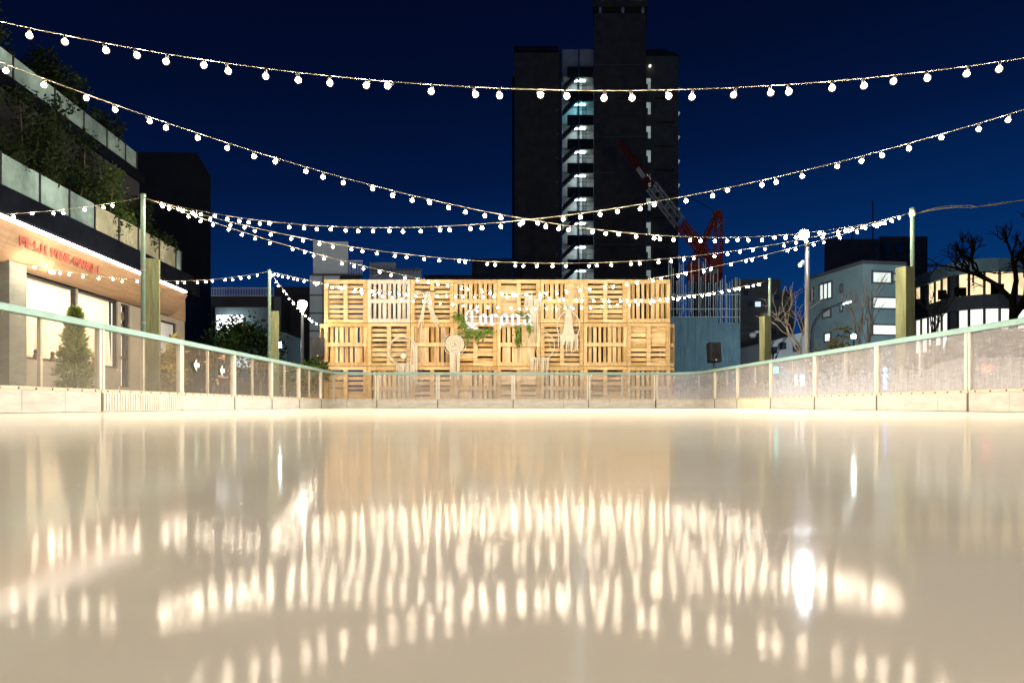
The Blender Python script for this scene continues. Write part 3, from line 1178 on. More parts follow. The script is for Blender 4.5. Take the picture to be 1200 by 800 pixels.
garland('green leaf garland spilling under the big first letter of the lit sign', [(545, 388, 4, 2), (555, 389, 5, 2), (566, 388, 5, 2), (574, 386, 4, 2), (558, 396, 2, 4), (548, 394, 1.5, 3), (563, 393, 3, 3)], 300, .10, 21)
garland('small green sprig above the left end of the lit sign', [(541, 371, 3, 3), (536, 370, 2, 1.5), (543, 378, 2, 3)], 110, .12, 22)
garland('green leaf tuft hanging under the right end of the lit sign', [(606, 386, 2, 4), (608, 393, 2, 4), (607, 400, 1, 3)], 150, .10, 23)
garland('thin green sprig curling over the last letter of the lit sign', [(609, 366, 3, 1.2), (618, 371, 1.2, 3), (620, 379, 1, 4), (620, 386, .8, 3)], 100, .11, 24)


# ------------------------------------------------------------------ speakers and plants by the pallet wall
def speaker(label, px, py, d, w, h, yaw, tilt):
    c = at(px, py, d)
    t = thing('loudspeaker', label, 'loudspeaker', (c.x, c.y, GROUND), 'loudspeakers beside the pallet wall')
    q = Quaternion((0, 0, 1), yaw) @ Quaternion((1, 0, 0), tilt)
    X, Y, Z = q @ Vector((1, 0, 0)), q @ Vector((0, 1, 0)), q @ Vector((0, 0, 1))
    b = MB()
    f = [(-w / 2, -.02), (-w / 2, .0), (-w * .33, .24), (w * .33, .24), (w / 2, 0), (w / 2, -.02)]
    poly = [c + X * u + Y * v - Z * h / 2 for u, v in f]
    b.prism(poly, Z * h)
    b.build('cabinet', M['black_plastic'], t)
    b = MB()
    b.obox(c - Y * .026, X * w * .44, Y * .005, Z * h * .45)
    b.build('grille', M['grille'], t)
    b = MB()
    b.lathe(c - Y * .030 - Z * h * .18, [(w * .36, 0), (w * .36, .006), (w * .30, .004)], 20, 0, -Y)
    b.lathe(c - Y * .030 + Z * h * .27, [(w * .26, 0), (w * .26, .006), (w * .1, .003)], 16, 0, -Y)
    b.build('driver_ring', M['black_plastic'], t)
    b = MB()
    b.lathe(c - Y * .032 - Z * h * .41, [(.02, 0), (.02, .004), (.012, .006)], 8, 0, -Y)
    b.build('badge', M['white_steel'], t)
    b = MB()
    b.tube([(c.x, c.y + .09, GROUND), (c.x, c.y + .09, c.z - h / 2 + .02)], .02, 8)
    for k in range(3):
        a = k * 2.09 + .5
        b.tube([(c.x, c.y + .09, .45), (c.x + .38 * math.cos(a), c.y + .09 + .38 * math.sin(a), GROUND)], .013, 6)
    b.build('stand', M['black_metal'], t)


speaker('black loudspeaker on a stand at the left end of the pallet wall', 372.5, 407, 19.95, .36, .56, .0, 0)
speaker('black loudspeaker tilted on a stand in front of the blue grey hoarding', 838, 412.5, 20.0, .36, .54, .25, -.12)


def bush(name, label, cat, base, blobs, n, size, m, seed, group=None, asp=.45, stem=True, pot=None):
    """A plant as thing > foliage, stem; blobs are (dx, dy, dz, radius) from the base."""
    rng = random.Random(seed)
    base = Vector(base)
    t = thing(name, label, cat, tuple(base), group)
    b = MB()
    tot = sum(r ** 2 for *_, r in blobs)
    for dx, dy, dz, r in blobs:
        c = base + Vector((dx, dy, dz))
        k = max(4, int(n * r * r / tot))
        for _ in range(k):
            v = Vector((rng.gauss(0, 1), rng.gauss(0, 1), rng.gauss(0, 1))).normalized() * r * (rng.random() ** .45)
            b.leaf(c + v, size, rng, 0, asp)
    b.build('foliage', m, t)
    if stem:
        b = MB()
        z0 = base + Vector((0, 0, pot[1] if pot else 0))
        for dx, dy, dz, r in blobs:
            e = base + Vector((dx, dy, dz))
            mid = z0.lerp(e, .5) + Vector((rng.uniform(-.1, .1) * r, rng.uniform(-.1, .1) * r, .1 * r))
            b.tube([z0, mid, e], [max(.012, r * .08), max(.009, r * .06), .006], 6)
        b.build('stem', M['bark'], t)
    if pot:
        b = MB()
        b.lathe(base, [(pot[0] * .75, 0), (pot[0], pot[1]), (pot[0] * 1.08, pot[1]), (pot[0] * 1.08, pot[1] + .03), (pot[0] * .9, pot[1] + .03)], 14)
        b.build('pot', M['soil'], t)
    return t


p = at(366, 475, 19.7)
bush('potted_plant', 'broad leafed green plant in a pot at the left foot of the pallet wall', 'plant', (p.x, p.y, GROUND),
     [(-.22, 0, 1.12, .2), (.1, 0, 1.2, .22), (.28, 0, 1.05, .2), (0, 0, .95, .3), (-.05, .05, .7, .25)], 420, .2, M['leaf'], 31, pot=(.22, .4))
p = at(842, 475, 19.4)
bush('potted_plant', 'small bright green plant in front of the right loudspeaker', 'plant', (p.x - .05, p.y, GROUND),
     [(-.12, 0, .98, .13), (.1, 0, .95, .12), (0, 0, .7, .25), (.05, 0, .5, .2)], 360, .10, M['leaf_light'], 32, pot=(.16, .3))
p = at(182, 475, 9.6)
bush('potted_plant', 'yellow green shrub in a pot behind the left boards beside the timber post', 'plant', (p.x - .1, p.y + .6, GROUND),
     [(0, 0, .55, .24), (.06, 0, .8, .17), (.1, 0, 1.02, .10), (-.08, 0, .45, .2)], 700, .09, M['leaf_yellow'], 33, pot=(.18, .25))
p = at(338, 475, 17.5)
bush('shrub', 'low green shrub behind the left boards near the far corner', 'plant', (p.x, p.y, GROUND), [(-.2, 0, .95, .3), (.25, 0, .9, .28), (0, 0, .6, .4)], 500, .12, M['leaf'], 34)


# ------------------------------------------------------------------ conifer
def fir(label, base, h, r, seed, m):
    rng = random.Random(seed)
    base = Vector(base)
    t = thing('fir_tree', label, 'tree', tuple(base))
    b = MB()
    b.tube([base + Vector((0, 0, .1)), base + Vector((0, 0, h * .98))], [.03, .006], 8)
    b.build('trunk', M['bark'], t)
    b = MB()
    for i in range(3600):
        u = rng.random() ** .75
        z = .26 + (h - .26) * u
        rr = r * (1 - u) ** .8 * (.74 + .2 * math.sin(u * 31 + rng.uniform(-.6, .6))) * min(1, .45 + u * 4) + .012
        a = rng.uniform(0, 6.283)
        rr *= 1 + .22 * math.sin(3 * a + u * 17) * math.sin(u * 23 + a) + .14 * math.sin(7 * a - u * 41)
        q = rr * rng.random() ** .4
        c = base + Vector((q * math.cos(a), q * math.sin(a), z))
        d = Vector((math.cos(a) * .7, math.sin(a) * .7, rng.uniform(.3, 1.1)))
        b.leaf(c, .085, rng, 0, .2, d)
    b.build('foliage', m, t)
    b = MB()
    b.lathe(base, [(.13, 0), (.17, .24), (.18, .24), (.18, .27), (.15, .27)], 14)
    b.build('pot', M['soil'], t)


fir('small green fir tree in a pot in front of the curtained shop window', (-5.45, 9.35, GROUND), 1.34, .27, 4, M['fir'])

# ------------------------------------------------------------------ left market building
SK = -.0495


def F(xf, d, z):
    return Vector((xf + SK * d, d, z))


def fbox(mb, x0, x1, d0, d1, z0, z1, mi=0):
    vs = [F(x, d, z) for x in (x0, x1) for d in (d0, d1) for z in (z0, z1)]
    mb.add(vs, [(0, 1, 3, 2), (4, 6, 7, 5), (0, 4, 5, 1), (2, 3, 7, 6), (0, 2, 6, 4), (1, 5, 7, 3)], mi)


MBD = thing('market_building', 'two storey market building with cedar fascia, lit curtained windows and planted glass terraces', 'building', tuple(F(-7.1, 11, GROUND)))
D0, DE = 4.0, 18.6
WX = -7.1
ops = [(11.72, 13.37, .83, 2.225), (13.42, 14.97, .83, 2.225), (15.12, 15.52, .45, 2.2), (16.4, 17.05, .95, 2.1), (17.12, 18.05, .95, 2.1)]
b = MB()
xs = [D0, 11.5] + [v for o in ops for v in o[:2]] + [DE]
prev = D0
for (a, e, z0, z1) in ops:
    fbox(b, WX - .10, WX, prev, a, GROUND, 2.225)
    fbox(b, WX - .10, WX, a, e, GROUND, z0)
    if z1 < 2.22:
        fbox(b, WX - .10, WX, a, e, z1, 2.225)
    prev = e
fbox(b, WX - .10, WX, prev, DE, GROUND, 2.225)
fbox(b, WX - 6, WX - .101, DE - .25, DE, GROUND, 3.1)
b.build('wall', M['conc_wall'], MBD)
b = MB()
fbox(b, WX - .40, WX + .2, 11.06, 11.5, GROUND, 2.29)
for z in (.5, 1.1, 1.7):
    for dd in (11.16, 11.4):
        p = F(WX + .2, dd, z)
        b.lathe(p, [(.012, -.002), (.012, .0015)], 8, 0, (1, .05, 0))
b.build('pillar', M['concrete'], MBD)
# fascia: a curved cedar band
b = MB()
prof = []
for i in range(13):
    u = i / 12
    prof.append((WX + .05 + .45 * (u ** .75), 2.225 + .525 * (u ** 1.25)))
dl = [D0 + (17.5 - D0) * i / 10 for i in range(11)]
for i in range(10):
    vs = []
    for d in (dl[i] + (.0 if i else 0), dl[i + 1] - .004):
        for x, z in prof:
            vs.append(F(x, d, z))
        for x, z in reversed(prof):
            vs.append(F(x - .05, d, z + .02))
    n = len(prof) * 2
    fs = [tuple((j, (j + 1) % n, n + (j + 1) % n, n + j)) for j in range(n)] + [tuple(range(n)), tuple(reversed(range(n, 2 * n)))]
    b.add(vs, fs)
b.build('fascia', M['fascia'], MBD)
b = MB()
fbox(b, WX - 5, WX + .02, 17.5, DE, 2.226, 2.76)
b.build('end_panel', M['fascia'], MBD)
b = MB()
fbox(b, -6.62, -6.55, D0, 17.3, 2.765, 2.80)
b.build('strip_light', M['led'], MBD)
b = MB()
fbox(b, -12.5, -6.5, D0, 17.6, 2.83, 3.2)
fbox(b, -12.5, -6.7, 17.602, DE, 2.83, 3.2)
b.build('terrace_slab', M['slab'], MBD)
b = MB()
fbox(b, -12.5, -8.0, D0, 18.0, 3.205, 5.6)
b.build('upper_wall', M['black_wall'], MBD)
b = MB()
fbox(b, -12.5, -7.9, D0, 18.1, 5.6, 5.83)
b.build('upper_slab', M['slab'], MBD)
b = MB()
p = F(-6.95, 11.75, 2.235)
p = F(-6.78, 12.0, 2.28)
b.lathe(p, [(.045, 0), (.045, -.02), (.03, -.022)], 14)
b.build('downlight', M['down'], MBD)


def window(dd0, dd1, z0, z1, kind):
    fr = MB()
    for (a, e, zz0, zz1) in ((dd0, dd0 + .05, z0, z1), (dd1 - .05, dd1, z0, z1), (dd0 + .051, dd1 - .051, z0, z0 + .04), (dd0 + .051, dd1 - .051, z1 - .04, z1)):
        fbox(fr, WX - .085, WX - .03, a, e, zz0, zz1)
    if kind == 'door':
        for zz in (z0 + .62, z0 + 1.12):
            fbox(fr, WX - .08, WX - .035, dd0 + .051, dd1 - .051, zz - .03, zz + .03)
    if kind == 'dark':
        fbox(fr, WX - .08, WX + .03, dd0 - .02, dd1 + .04, z0 + .34, z0 + .37)
    w = fr.build('window', M['black_metal'], MBD)
    if kind == 'curtain':
        c = MB()
        n = 110
        vs, fs = [], []
        rngc = random.Random(int(dd0 * 100))
        ph = rngc.uniform(0, 6)
        for i in range(n + 1):
            u = i / n
            for j in range(9):
                v = j / 8
                d = dd0 + .03 + (dd1 - dd0 - .06) * u
                g = .048 * math.sin(u * 62 + ph + 1.5 * math.sin(u * 9 + v)) * (.35 + .65 * v) + .015 * math.sin(u * 141 + v * 3)
                vs.append(F(WX - .16 + g, d, z1 - .01 - (z1 - z0 - .02) * v))
        for i in range(n):
            for j in range(8):
                a = i * 9 + j
                fs.append((a, a + 1, a + 10, a + 9))
        c.add(vs, fs)
        c.build('curtain', M['curtain'], w, smooth=True)
        c = MB()
        fbox(c, WX - .60, WX - .58, dd0 - .25, dd1 + .25, z0 - .2, z1 + .1)
        c.build('lit_interior', M['shop_light'], w)
    elif kind == 'door':
        c = MB()
        fbox(c, WX - .2, WX - .18, dd0 - .02, dd1 + .02, z0, z1)
        c.build('lit_interior', M['shop_sign_dim'] if 'shop_sign_dim' in M else M['shop_light'], w)
        c = MB()
        for dd, zz, s in ((dd0 + .2, z0 + 1.5, .085), (dd0 + .17, z0 + 1.28, .06)):
            pts = [F(WX - .062, dd + s * math.cos(k * .524), zz + s * 1.2 * math.sin(k * .524)) for k in range(12)]
            c.prism(pts, (-.004, 0, 0))
        c.build('decal', M['bark'], w)
    else:
        c = MB()
        fbox(c, WX - .07, WX - .06, dd0 + .05, dd1 - .05, z0 + .372, z1 - .04, 0)
        fbox(c, WX - .071, WX - .061, dd0 + .05, dd1 - .05, z0 + .04, z0 + .338, 1)
        c.build('pane', [M['glass_grey'], M['glass_dark']], w)


M['shop_sign_dim'] = lamp_mat('lit doorway', (1.0, .95, .84), 1.0, .1, 1)
for o, k in zip(ops, ('curtain', 'curtain', 'door', 'dark', 'dark')):
    window(*o, k)

# paper trees and ornaments on the shop sill
for dd, hh, lab in ((12.45, 1.15, 'tall pale green paper cone tree behind the left curtained window'),
                    (14.3, .85, 'shorter pale green paper cone tree behind the right curtained window')):
    b = MB()
    pc = F(WX - .27, dd, .845)
    b.lathe(pc, [(.13, 0), (.128, .01), (.006, hh)], 14)
    tag(b.build('paper_tree', M['paper_green'], origin=pc), lab, 'decoration', 'paper trees in the shop window')
for dd, lab in ((12.12, 'little snowman shaped ornament at the left of the shop sill'), (12.62, 'small dark figurine on the shop sill beside the tall paper tree'), (14.05, 'small round ornament on the sill of the right shop window')):
    b = MB()
    pc = F(WX - .02, dd, .832)
    b.lathe(pc, [(.03, 0), (.035, .02), (.045, .05), (.035, .09), (.022, .10), (.034, .125), (.034, .15), (.015, .175)], 10)
    tag(b.build('sill_ornament', M['bark'] if dd < 14 else M['soil'], origin=pc), lab, 'ornament', 'ornaments on the shop sill')

# letters on the fascia: drawn strokes with slab serifs
GL = {
    'M': [[(0, 0), (0, 1), (.35, .45), (.7, 1), (.7, 0)]],
    'E': [[(.55, 1), (0, 1), (0, 0), (.55, 0)], [(0, .52), (.45, .52)]],
    'I': [[(.25, 0), (.25, 1)], [(0, 0), (.5, 0)], [(0, 1), (.5, 1)]],
    'J': [[(.0, .3), (.08, .08), (.25, 0), (.45, .06), (.5, .3), (.5, 1)], [(.2, 1), (.62, 1)]],
    'P': [[(0, 0), (0, 1), (.42, 1), (.58, .88), (.58, .6), (.42, .48), (0, .48)]],
    'A': [[(0, 0), (.3, 1), (.6, 0)], [(.1, .35), (.5, .35)]],
    'R': [[(0, 0), (0, 1), (.42, 1), (.56, .88), (.56, .62), (.42, .5), (0, .5)], [(.3, .5), (.6, 0)]],
    'K': [[(0, 0), (0, 1)], [(.55, 1), (0, .45)], [(.15, .58), (.6, 0)]],
    'T': [[(.3, 0), (.3, 1)], [(0, 1), (.6, 1)]],
}


def fascia_pt(d, z):
    zz = [q[1] for q in prof]
    for i in range(len(prof) - 1):
        if prof[i][1] <= z <= prof[i + 1][1]:
            u = (z - prof[i][1]) / (prof[i + 1][1] - prof[i][1])
            return F(prof[i][0] + (prof[i + 1][0] - prof[i][0]) * u + .006, d, z)
    return F(prof[-1][0] + .006, d, z)


LX = fascia_pt(0, 2.62).x


def letter_pt(d, z):
    return F(LX, d, z)


word = 'MEIJI PARK MARKET'
wd = {'M': .9, 'E': .74, 'I': .7, 'J': .82, 'P': .76, 'A': .78, 'R': .78, 'K': .78, 'T': .78, ' ': .42}
tot = sum(wd[c] for c in word)
dA, dB = 10.95, 13.4
sc = (dB - dA) / tot
cur = dA
lh = .165
for ch in word:
    if ch != ' ':
        b = MB()
        for st in GL[ch]:
            for k, (p, q) in enumerate(zip(st, st[1:])):
                P = letter_pt(cur + p[0] * sc, 2.485 + p[1] * lh)
                Q = letter_pt(cur + q[0] * sc, 2.485 + q[1] * lh)
                e = (Q - P).normalized() * .006
                b.bar(P - e, Q + e, .023 + .014 * abs((Q - P).normalized().z), .012 + .0015 * k, 0, (1, 0, 0))
        b.build('sign_letter', M['red_letter'], MBD)
    cur += wd[ch] * sc

# glass balustrades
lo = [9.0, 9.75, 10.45, 11.24, 11.98, 12.80, 13.75, 14.85, 15.75, 16.25, 17.30, 17.6]
lo = [7.9, 8.9, 9.9, 10.68, 11.68, 12.56, 13.43, 14.38, 15.24, 16.3, 17.25, 17.58]
for i in range(len(lo) - 1):
    b = MB()
    fbox(b, -6.815, -6.80, lo[i] + .02, lo[i + 1] - .02, 3.235, 3.805)
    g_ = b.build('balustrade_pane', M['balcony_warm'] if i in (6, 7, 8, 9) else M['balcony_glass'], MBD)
for d in lo:
    b = MB()
    fbox(b, -6.83, -6.78, d - .014, d + .014, 3.2, 3.82)
    b.build('balustrade_post', M['black_metal'], MBD)
up = [10.2, 11.6, 12.92, 14.25, 15.35, 16.35, 17.25, 17.85]
for i in range(len(up) - 1):
    b = MB()
    fbox(b, -8.015, -8.0, up[i] + .02, up[i + 1] - .02, 5.86, 6.30)
    b.build('balustrade_pane', M['balcony_glass'], MBD)
for d in up:
    b = MB()
    fbox(b, -8.03, -7.98, d - .014, d + .014, 5.83, 6.32)
    b.build('balustrade_post', M['black_metal'], MBD)

rng = random.Random(77)
k = 0
for i, d in enumerate([9.2, 10.3, 11.3, 12.3, 13.2, 14.1, 15.0, 15.9, 16.7, 17.3]):
    hh = [1.9, 2.0, 1.8, 2.1, 2.2, 2.0, 1.7, 1.3, 1.35, .9][i]
    p = F(-7.35, d, 3.2)
    bl = [(rng.uniform(-.15, .12), rng.uniform(-.3, .3), hh * f, r) for f, r in ((.25, .38), (.5, .45), (.75, .40), (.98, .26))]
    bl.append((.42, rng.uniform(-.2, .2), rng.uniform(.4, .9), .25))
    bush('terrace_shrub', 'leafy shrub on the lower glass terrace, %s from the near end' % ORD[i], 'shrub', tuple(p), bl, 2300, .085,
         M['leaf'] if i == 6 else M['leaf_dark'], 100 + i, 'shrubs on the market building terraces')
for i, d in enumerate([11.0, 12.2, 13.5, 14.8, 15.9, 16.9]):
    hh = [2.6, 2.2, 1.9, 1.5, 1.2, .9][i]
    p = F(-8.6, d, 5.83)
    bl = [(rng.uniform(-.25, .25), rng.uniform(-.4, .4), hh * f, r) for f, r in ((.3, .5), (.6, .55), (.9, .4))]
    bush('terrace_shrub', 'dark tree like shrub on the upper glass terrace, %s from the near end' % ORD[i], 'shrub', tuple(p), bl, 2000, .10,
         M['leaf_dark'], 140 + i, 'shrubs on the market building terraces')


# ------------------------------------------------------------------ background left
def root_for(name, label, cat, px, d, group=None):
    return thing(name, label, cat, ((px - CXP) * d / FOC, d, GROUND), group)


GY = HZ + 3      # below the ground line at any distance
t = root_for('dark_building', 'black unlit block with a chamfered top behind the planted market building', 'building', 200, 45)
b = MB()
poly = [(135, GY + 3), (135, 180), (158, 178), (230, 179), (247, 206), (247, GY + 3)]
b.prism([at(x, y, 45) for x, y in poly], (-5.0, 12, 0))
b.build('wall', M['black_wall'], t)
b = MB()
for i in range(22):
    x = 214 + i * 1.5
    b.pbox(x, x + .8, 330, GY, 44.93, .06)
b.build('corrugated_sheet', M['corr'], t)

t = root_for('annex_building', 'low dark building with a white roof railing left of the far left pole', 'building', 285, 40)
b = MB()
b.prism([at(247, GY, 40), at(247, 347, 40), at(321, 347, 40), at(321, GY, 40)], (-3.2, 9, 0))
b.build('wall', M['far_dark'], t)
b = MB()
a0, a1 = at(321.2, GY, 40), at(321.2, 347, 40)
q0, q1 = at(340, GY, 46), at(340, 356, 46)
b.prism([a0, a1, q1, q0], (.3, .3, 0))
b.build('side_wall', M['far_grey'], t)  # lighter than the front: the light on this side is put into its colour
b = MB()
for i in range(39):
    x = 248 + i * 1.9
    p0, p1 = at(x, 347, 39.9), at(x, 337.5, 39.9)
    b.box(p0.x - .012, p0.x + .012, 39.88, 39.92, p0.z, p1.z)
for y in (337.5, 346.5):
    p0, p1 = at(247.5, y, 39.9), at(321, y, 39.9)
    b.box(p0.x, p1.x, 39.86, 39.94, p0.z - .03, p0.z + .03)
b.build('railing', M['white_steel'], t)
b = MB()
b.prism([at(326.5, 378, 42) - Vector((0, .1, 0)), at(326.5, 367, 42), at(333, 370, 43.6), at(333, 380, 43.6)], (-.05, -.05, 0))
b.build('window', M['win_bluish'], t)

t = root_for('garage_building', 'grey lean to building with a small bluish window beside the globe lamp', 'building', 330, 32)
b = MB()
b.prism([at(303, GY, 33), at(303, 388, 33), at(327, 389, 32), at(327, GY, 32)], (-1.6, 5, 0))
b.build('front_wall', M['far_grey'], t)
b = MB()
b.prism([at(327.2, GY, 32), at(327.2, 389, 32), at(347, 397, 36), at(347, GY, 36)], (.2, .4, 0))
b.build('side_wall', M['far_teal'], t)
b = MB()
b.prism([at(335, 419, 33.6), at(335, 409, 33.6), at(340.5, 411, 34.6), at(340.5, 419, 34.6)], (-.25, -.35, 0))
b.build('window', M['win_bluish'], t)

t = root_for('rear_building', 'plain dark grey block right behind the globe lamp', 'building', 352, 44)
b = MB()
b.pbox(322, 366, 336, GY, 44, 10)
b.build('wall', M['far_dark'], t)
t = root_for('panel_building', 'white panelled building with a square roof block left of the pallet wall', 'building', 380, 36)
b = MB()
b.pbox(363, 398, 323, GY, 36, 8)
b.build('wall', M['far_white'], t)
b = MB()
b.pbox(367, 408, 283, 321, 36.3, 5)
b.build('roof_block', M['far_white'], t)
b = MB()
for y in (345, 366, 387):
    b.pbox(363, 384, y, y + 1.4, 35.95, .05)
b.pbox(378, 379, 323, 430, 35.94, .06)
b.pbox(364, 424, 321.3, 322.8, 35.9, 6)
b.build('panel_seam', M['far_dark'], t)
b = MB()
for i in range(9):
    x = 409 + i * 1.9
    b.pbox(x, x + .4, 305.5, 321, 36.2, .03)
b.pbox(408.5, 425, 305, 306, 36.15, .05)
b.build('railing', M['white_steel'], t)
t = root_for('roof_plant', 'pale square rooftop plant room above the left of the pallet wall', 'building', 448, 52)
b = MB()
b.pbox(433, 464, 307.5, GY, 52, 6)
b.pbox(464.2, 494, 315, GY, 52.4, 6)
b.build('wall', M['far_white'], t)
b = MB()
for i in range(14):
    x = 436 + i * 4.4
    b.pbox(x, x + .5, 312, 322, 51.6, .05)
b.pbox(436, 498, 316, 316.7, 51.55, .05)
b.build('railing', M['steel'], t)
t = root_for('low_block', 'dark low rooftop block between the plant room and the tower', 'building', 560, 70)
b = MB()
b.pbox(497, 602, 322, GY, 70, 8)
b.pbox(553, 602, 303, 321.8, 71, 5)
b.build('wall', M['far_dark'], t)


# lamps on the left ------------------------------------------------------------
def lamp_post(name, label, px, ytop, d, r, m, headr):
    p = at(px, ytop, d)
    t = thing(name, label, 'lamp', (p.x, p.y, GROUND))
    b = MB()
    b.tube([(p.x, p.y, GROUND), (p.x, p.y, p.z - headr)], [r * 1.3, r], 10)
    b.build('post', M['steel'], t)
    b = MB()
    b.lathe((p.x, p.y, p.z), [(headr * .35, -headr * 1.3), (headr * .9, -.1 * headr), (headr, .5 * headr), (headr * .6, headr * .9), (headr * .1, headr)], 14)
    b.build('lamp_shade', M[m], t, smooth=True)


lamp_post('park_lamp', 'glowing cone headed park lamp on a slim post left of the pallet wall', 354.5, 357.5, 24, .045, 'globe', .16)
p = at(325, 404, 25)
t = thing('floodlight', 'small bluish floodlight on a short pole behind the left boards', 'lamp', (p.x, p.y, GROUND))
b = MB()
b.tube([(p.x, p.y + .1, GROUND), (p.x, p.y + .1, p.z)], .03, 8)
b.build('post', M['steel'], t)
b = MB()
b.box(p.x - .15, p.x + .15, p.y, p.y + .08, p.z - .11, p.z + .11)
b.build('housing', M['black_metal'], t)
b = MB()
b.box(p.x - .13, p.x + .13, p.y - .012, p.y - .002, p.z - .09, p.z + .09)
b.build('lens', M['flood_small'], t)

# bright shop opening behind the tree
t = root_for('lit_kiosk', 'brightly lit white kiosk front half hidden behind the dark tree', 'kiosk', 268, 36)
b = MB()
b.pbox(248, 322, 395, 401, 35.8, 3)
b.pbox(248, 252, 401.2, GY, 36, 3)
b.pbox(318, 322, 401.2, GY, 36, 3)
b.pbox(252.2, 317.8, 360, GY, 38, .2)
b.build('frame', M['far_teal'], t)
b = MB()
b.pbox(254, 284, 369, 390, 37.5, .1)
b.build('lit_panel', M['shop_sign'], t)
b = MB()
b.pbox(262, 312, 416, 430, 37.5, .1)
b.build('counter_light', M['win_bluish'], t)


# ------------------------------------------------------------------ trees
def branching(mb, p, d, L, r, depth, rng, spread=.6, up=.15, kids=(2, 3), n=6, tips=None):
    p, d = Vector(p), Vector(d).normalized()
    m1 = p + d * L * .5 + Vector((rng.gauss(0, .05), rng.gauss(0, .05), rng.gauss(0, .03))) * L
    e = p + d * L
    mb.tube([p, m1, e], [r, r * .82, r * .66], n)
    if depth == 0:
        if tips is not None:
            tips.append(e)
        return
    for _ in range(rng.randint(*kids)):
        nd = (d + Vector((rng.gauss(0, spread), rng.gauss(0, spread), rng.gauss(up, spread * .7)))).normalized()
        branching(mb, p.lerp(e, rng.uniform(.6, 1.0)), nd, L * rng.uniform(.55, .85), r * .6, depth - 1, rng, spread, up, kids, max(4, n - 1), tips)


def tree(label, base, h, cr, n, leafsize, m, seed):
    rng = random.Random(seed)
    base = Vector(base)
    t = thing('tree', label, 'tree', tuple(base))
    b = MB()
    tips = []
    branching(b, base, (0.02, 0, 1), h * .38, h * .022, 3, rng, .5, .25, (3, 3), 7, tips)
    b.build('trunk', M['bark'], t)
    b = MB()
    for k in range(n):
        c = rng.choice(tips)
        v = Vector((rng.gauss(0, 1), rng.gauss(0, 1), rng.gauss(0, .8))) * cr
        b.leaf(c + v, leafsize, rng, 0, .55)
    b.build('crown', m, t)
    return t


p = at(276, 475, 30)
tree('dark leafy tree in front of the lit white kiosk', (p.x, p.y, GROUND), 4.4, .36, 3400, .17, M['leaf'], 5)
p = at(311, 475, 27)
tree('smaller leafy tree beside the far left pole', (p.x - .2, p.y, GROUND), 3.0, .22, 1500, .14, M['leaf_dark'], 6)


def bare_tree(label, base, h, seed, m, depth=4, spread=.42, lean=(0, 0, 1), r=None, kids=(2, 3), up=.15, trunk=.34, bl=.26):
    rng = random.Random(seed)
    base = Vector(base)
    t = thing('bare_tree', label, 'tree', tuple(base))
    b = MB()
    r = r or h * .02
    d = Vector(lean).normalized()
    top = base + d * h * trunk
    b.tube([base, base.lerp(top, .5) + Vector((rng.gauss(0, .02), 0, 0)) * h, top], [r * 1.25, r * 1.0, r * .62], 9)
    b.build('trunk', m, t)
    b = MB()
    for _ in range(4):
        branching(b, base.lerp(top, rng.uniform(.75, 1.0)), d + Vector((rng.gauss(0, spread), rng.gauss(0, spread), .35)), h * bl, r * .62, depth, rng, spread, up, kids, 6)
    b.build('crown', m, t)
    return t


p = at(1184, 475, 17)
bare_tree('black gnarled bare tree at the right edge in front of the glass building', (p.x, p.y, GROUND), 4.9, 8, M['bark_black'], 4, .55, (.02, 0, 1), .11, (3, 4), .12, .56, .19)
p = at(1014, 475, 21)
bare_tree('pale bare young tree in front of the blue grey building corner', (p.x, p.y, GROUND), 4.4, 12, M['twig'], 3, .26, (.02, 0, 1), .045, (2, 3), .35, .3)
p = at(1088, 475, 24)
bare_tree('slim bare tree in front of the lit glass facade', (p.x, p.y, GROUND), 4.6, 13, M['bark_black'], 3, .30, (0, 0, 1), .05, (2, 3), .35, .35)
p = at(902, 475, 30)
bare_tree('thin bare tree in front of the small white house', (p.x, p.y, GROUND), 4.6, 14, M['bark_black'], 3, .34, (0, 0, 1), .05, (2, 2), .3, .3)
p = at(938, 475, 19)
bare_tree('pale twiggy bare tree half behind the tall floodlight post', (p.x, p.y, GROUND), 3.2, 19, M['twig'], 3, .5, (0, 0, 1), .035, (2, 3), .1, .55)
p = at(982, 475, 20)
bush('autumn_shrub', 'sparse yellow brown leafed shrub right of the floodlight post', 'shrub', (p.x, p.y, GROUND),
     [(-.45, 0, 1.4, .35), (.0, 0, 1.75, .32), (.4, 0, 1.5, .33), (.15, 0, 2.15, .2), (-.3, 0, 1.0, .35), (.45, 0, 1.05, .25), (-.1, .1, 1.3, .3)], 640, .13, M['leaf_yellow'], 41)

# ------------------------------------------------------------------ tower
TD = 90.0
t = root_for('apartment_tower', 'tall dark apartment tower with a lit outdoor staircase behind the pallet wall', 'building', 690, TD)
b = MB()
b.pbox(603, 656, 60, GY, TD, 14)
b.build('left_wing', M['tower'], t)
b = MB()
b.pbox(600, 602.9, 90, GY, TD + 1.5, 12)
b.pbox(602, 654, 54, 59.8, TD - .4, 14)
b.build('left_cornice', M['tower_dark'], t)
b = MB()
b.pbox(696, 757, 15.5, GY, TD - 1.5, 15)
b.pbox(694, 759, -40, 8, TD - 1.8, 15)
b.build('shaft', M['tower'], t)
b = MB()
b.pbox(698, 755, 8.2, 15.3, TD - .8, 13)
b.build('shaft_recess', M['tower_dark'], t)
for x in (702, 728.5, 752):
    b = MB()
    b.pbox(x, x + 3, 8.3, 15.2, TD - 1.6, .4)
    b.build('column', M['landing'], t)
b = MB()
b.pbox(757.2, 795, 66, GY, TD, 14)
b.build('right_wing', M['tower_right'], t)
b = MB()
b.prism([at(757.2, 65.8, TD), at(757.2, 58, TD), at(776, 57, TD), at(796, 64, TD), at(796, 65.8, TD)], (0, 12, 0))
b.build('right_cornice', M['tower_dark'], t)
b = MB()
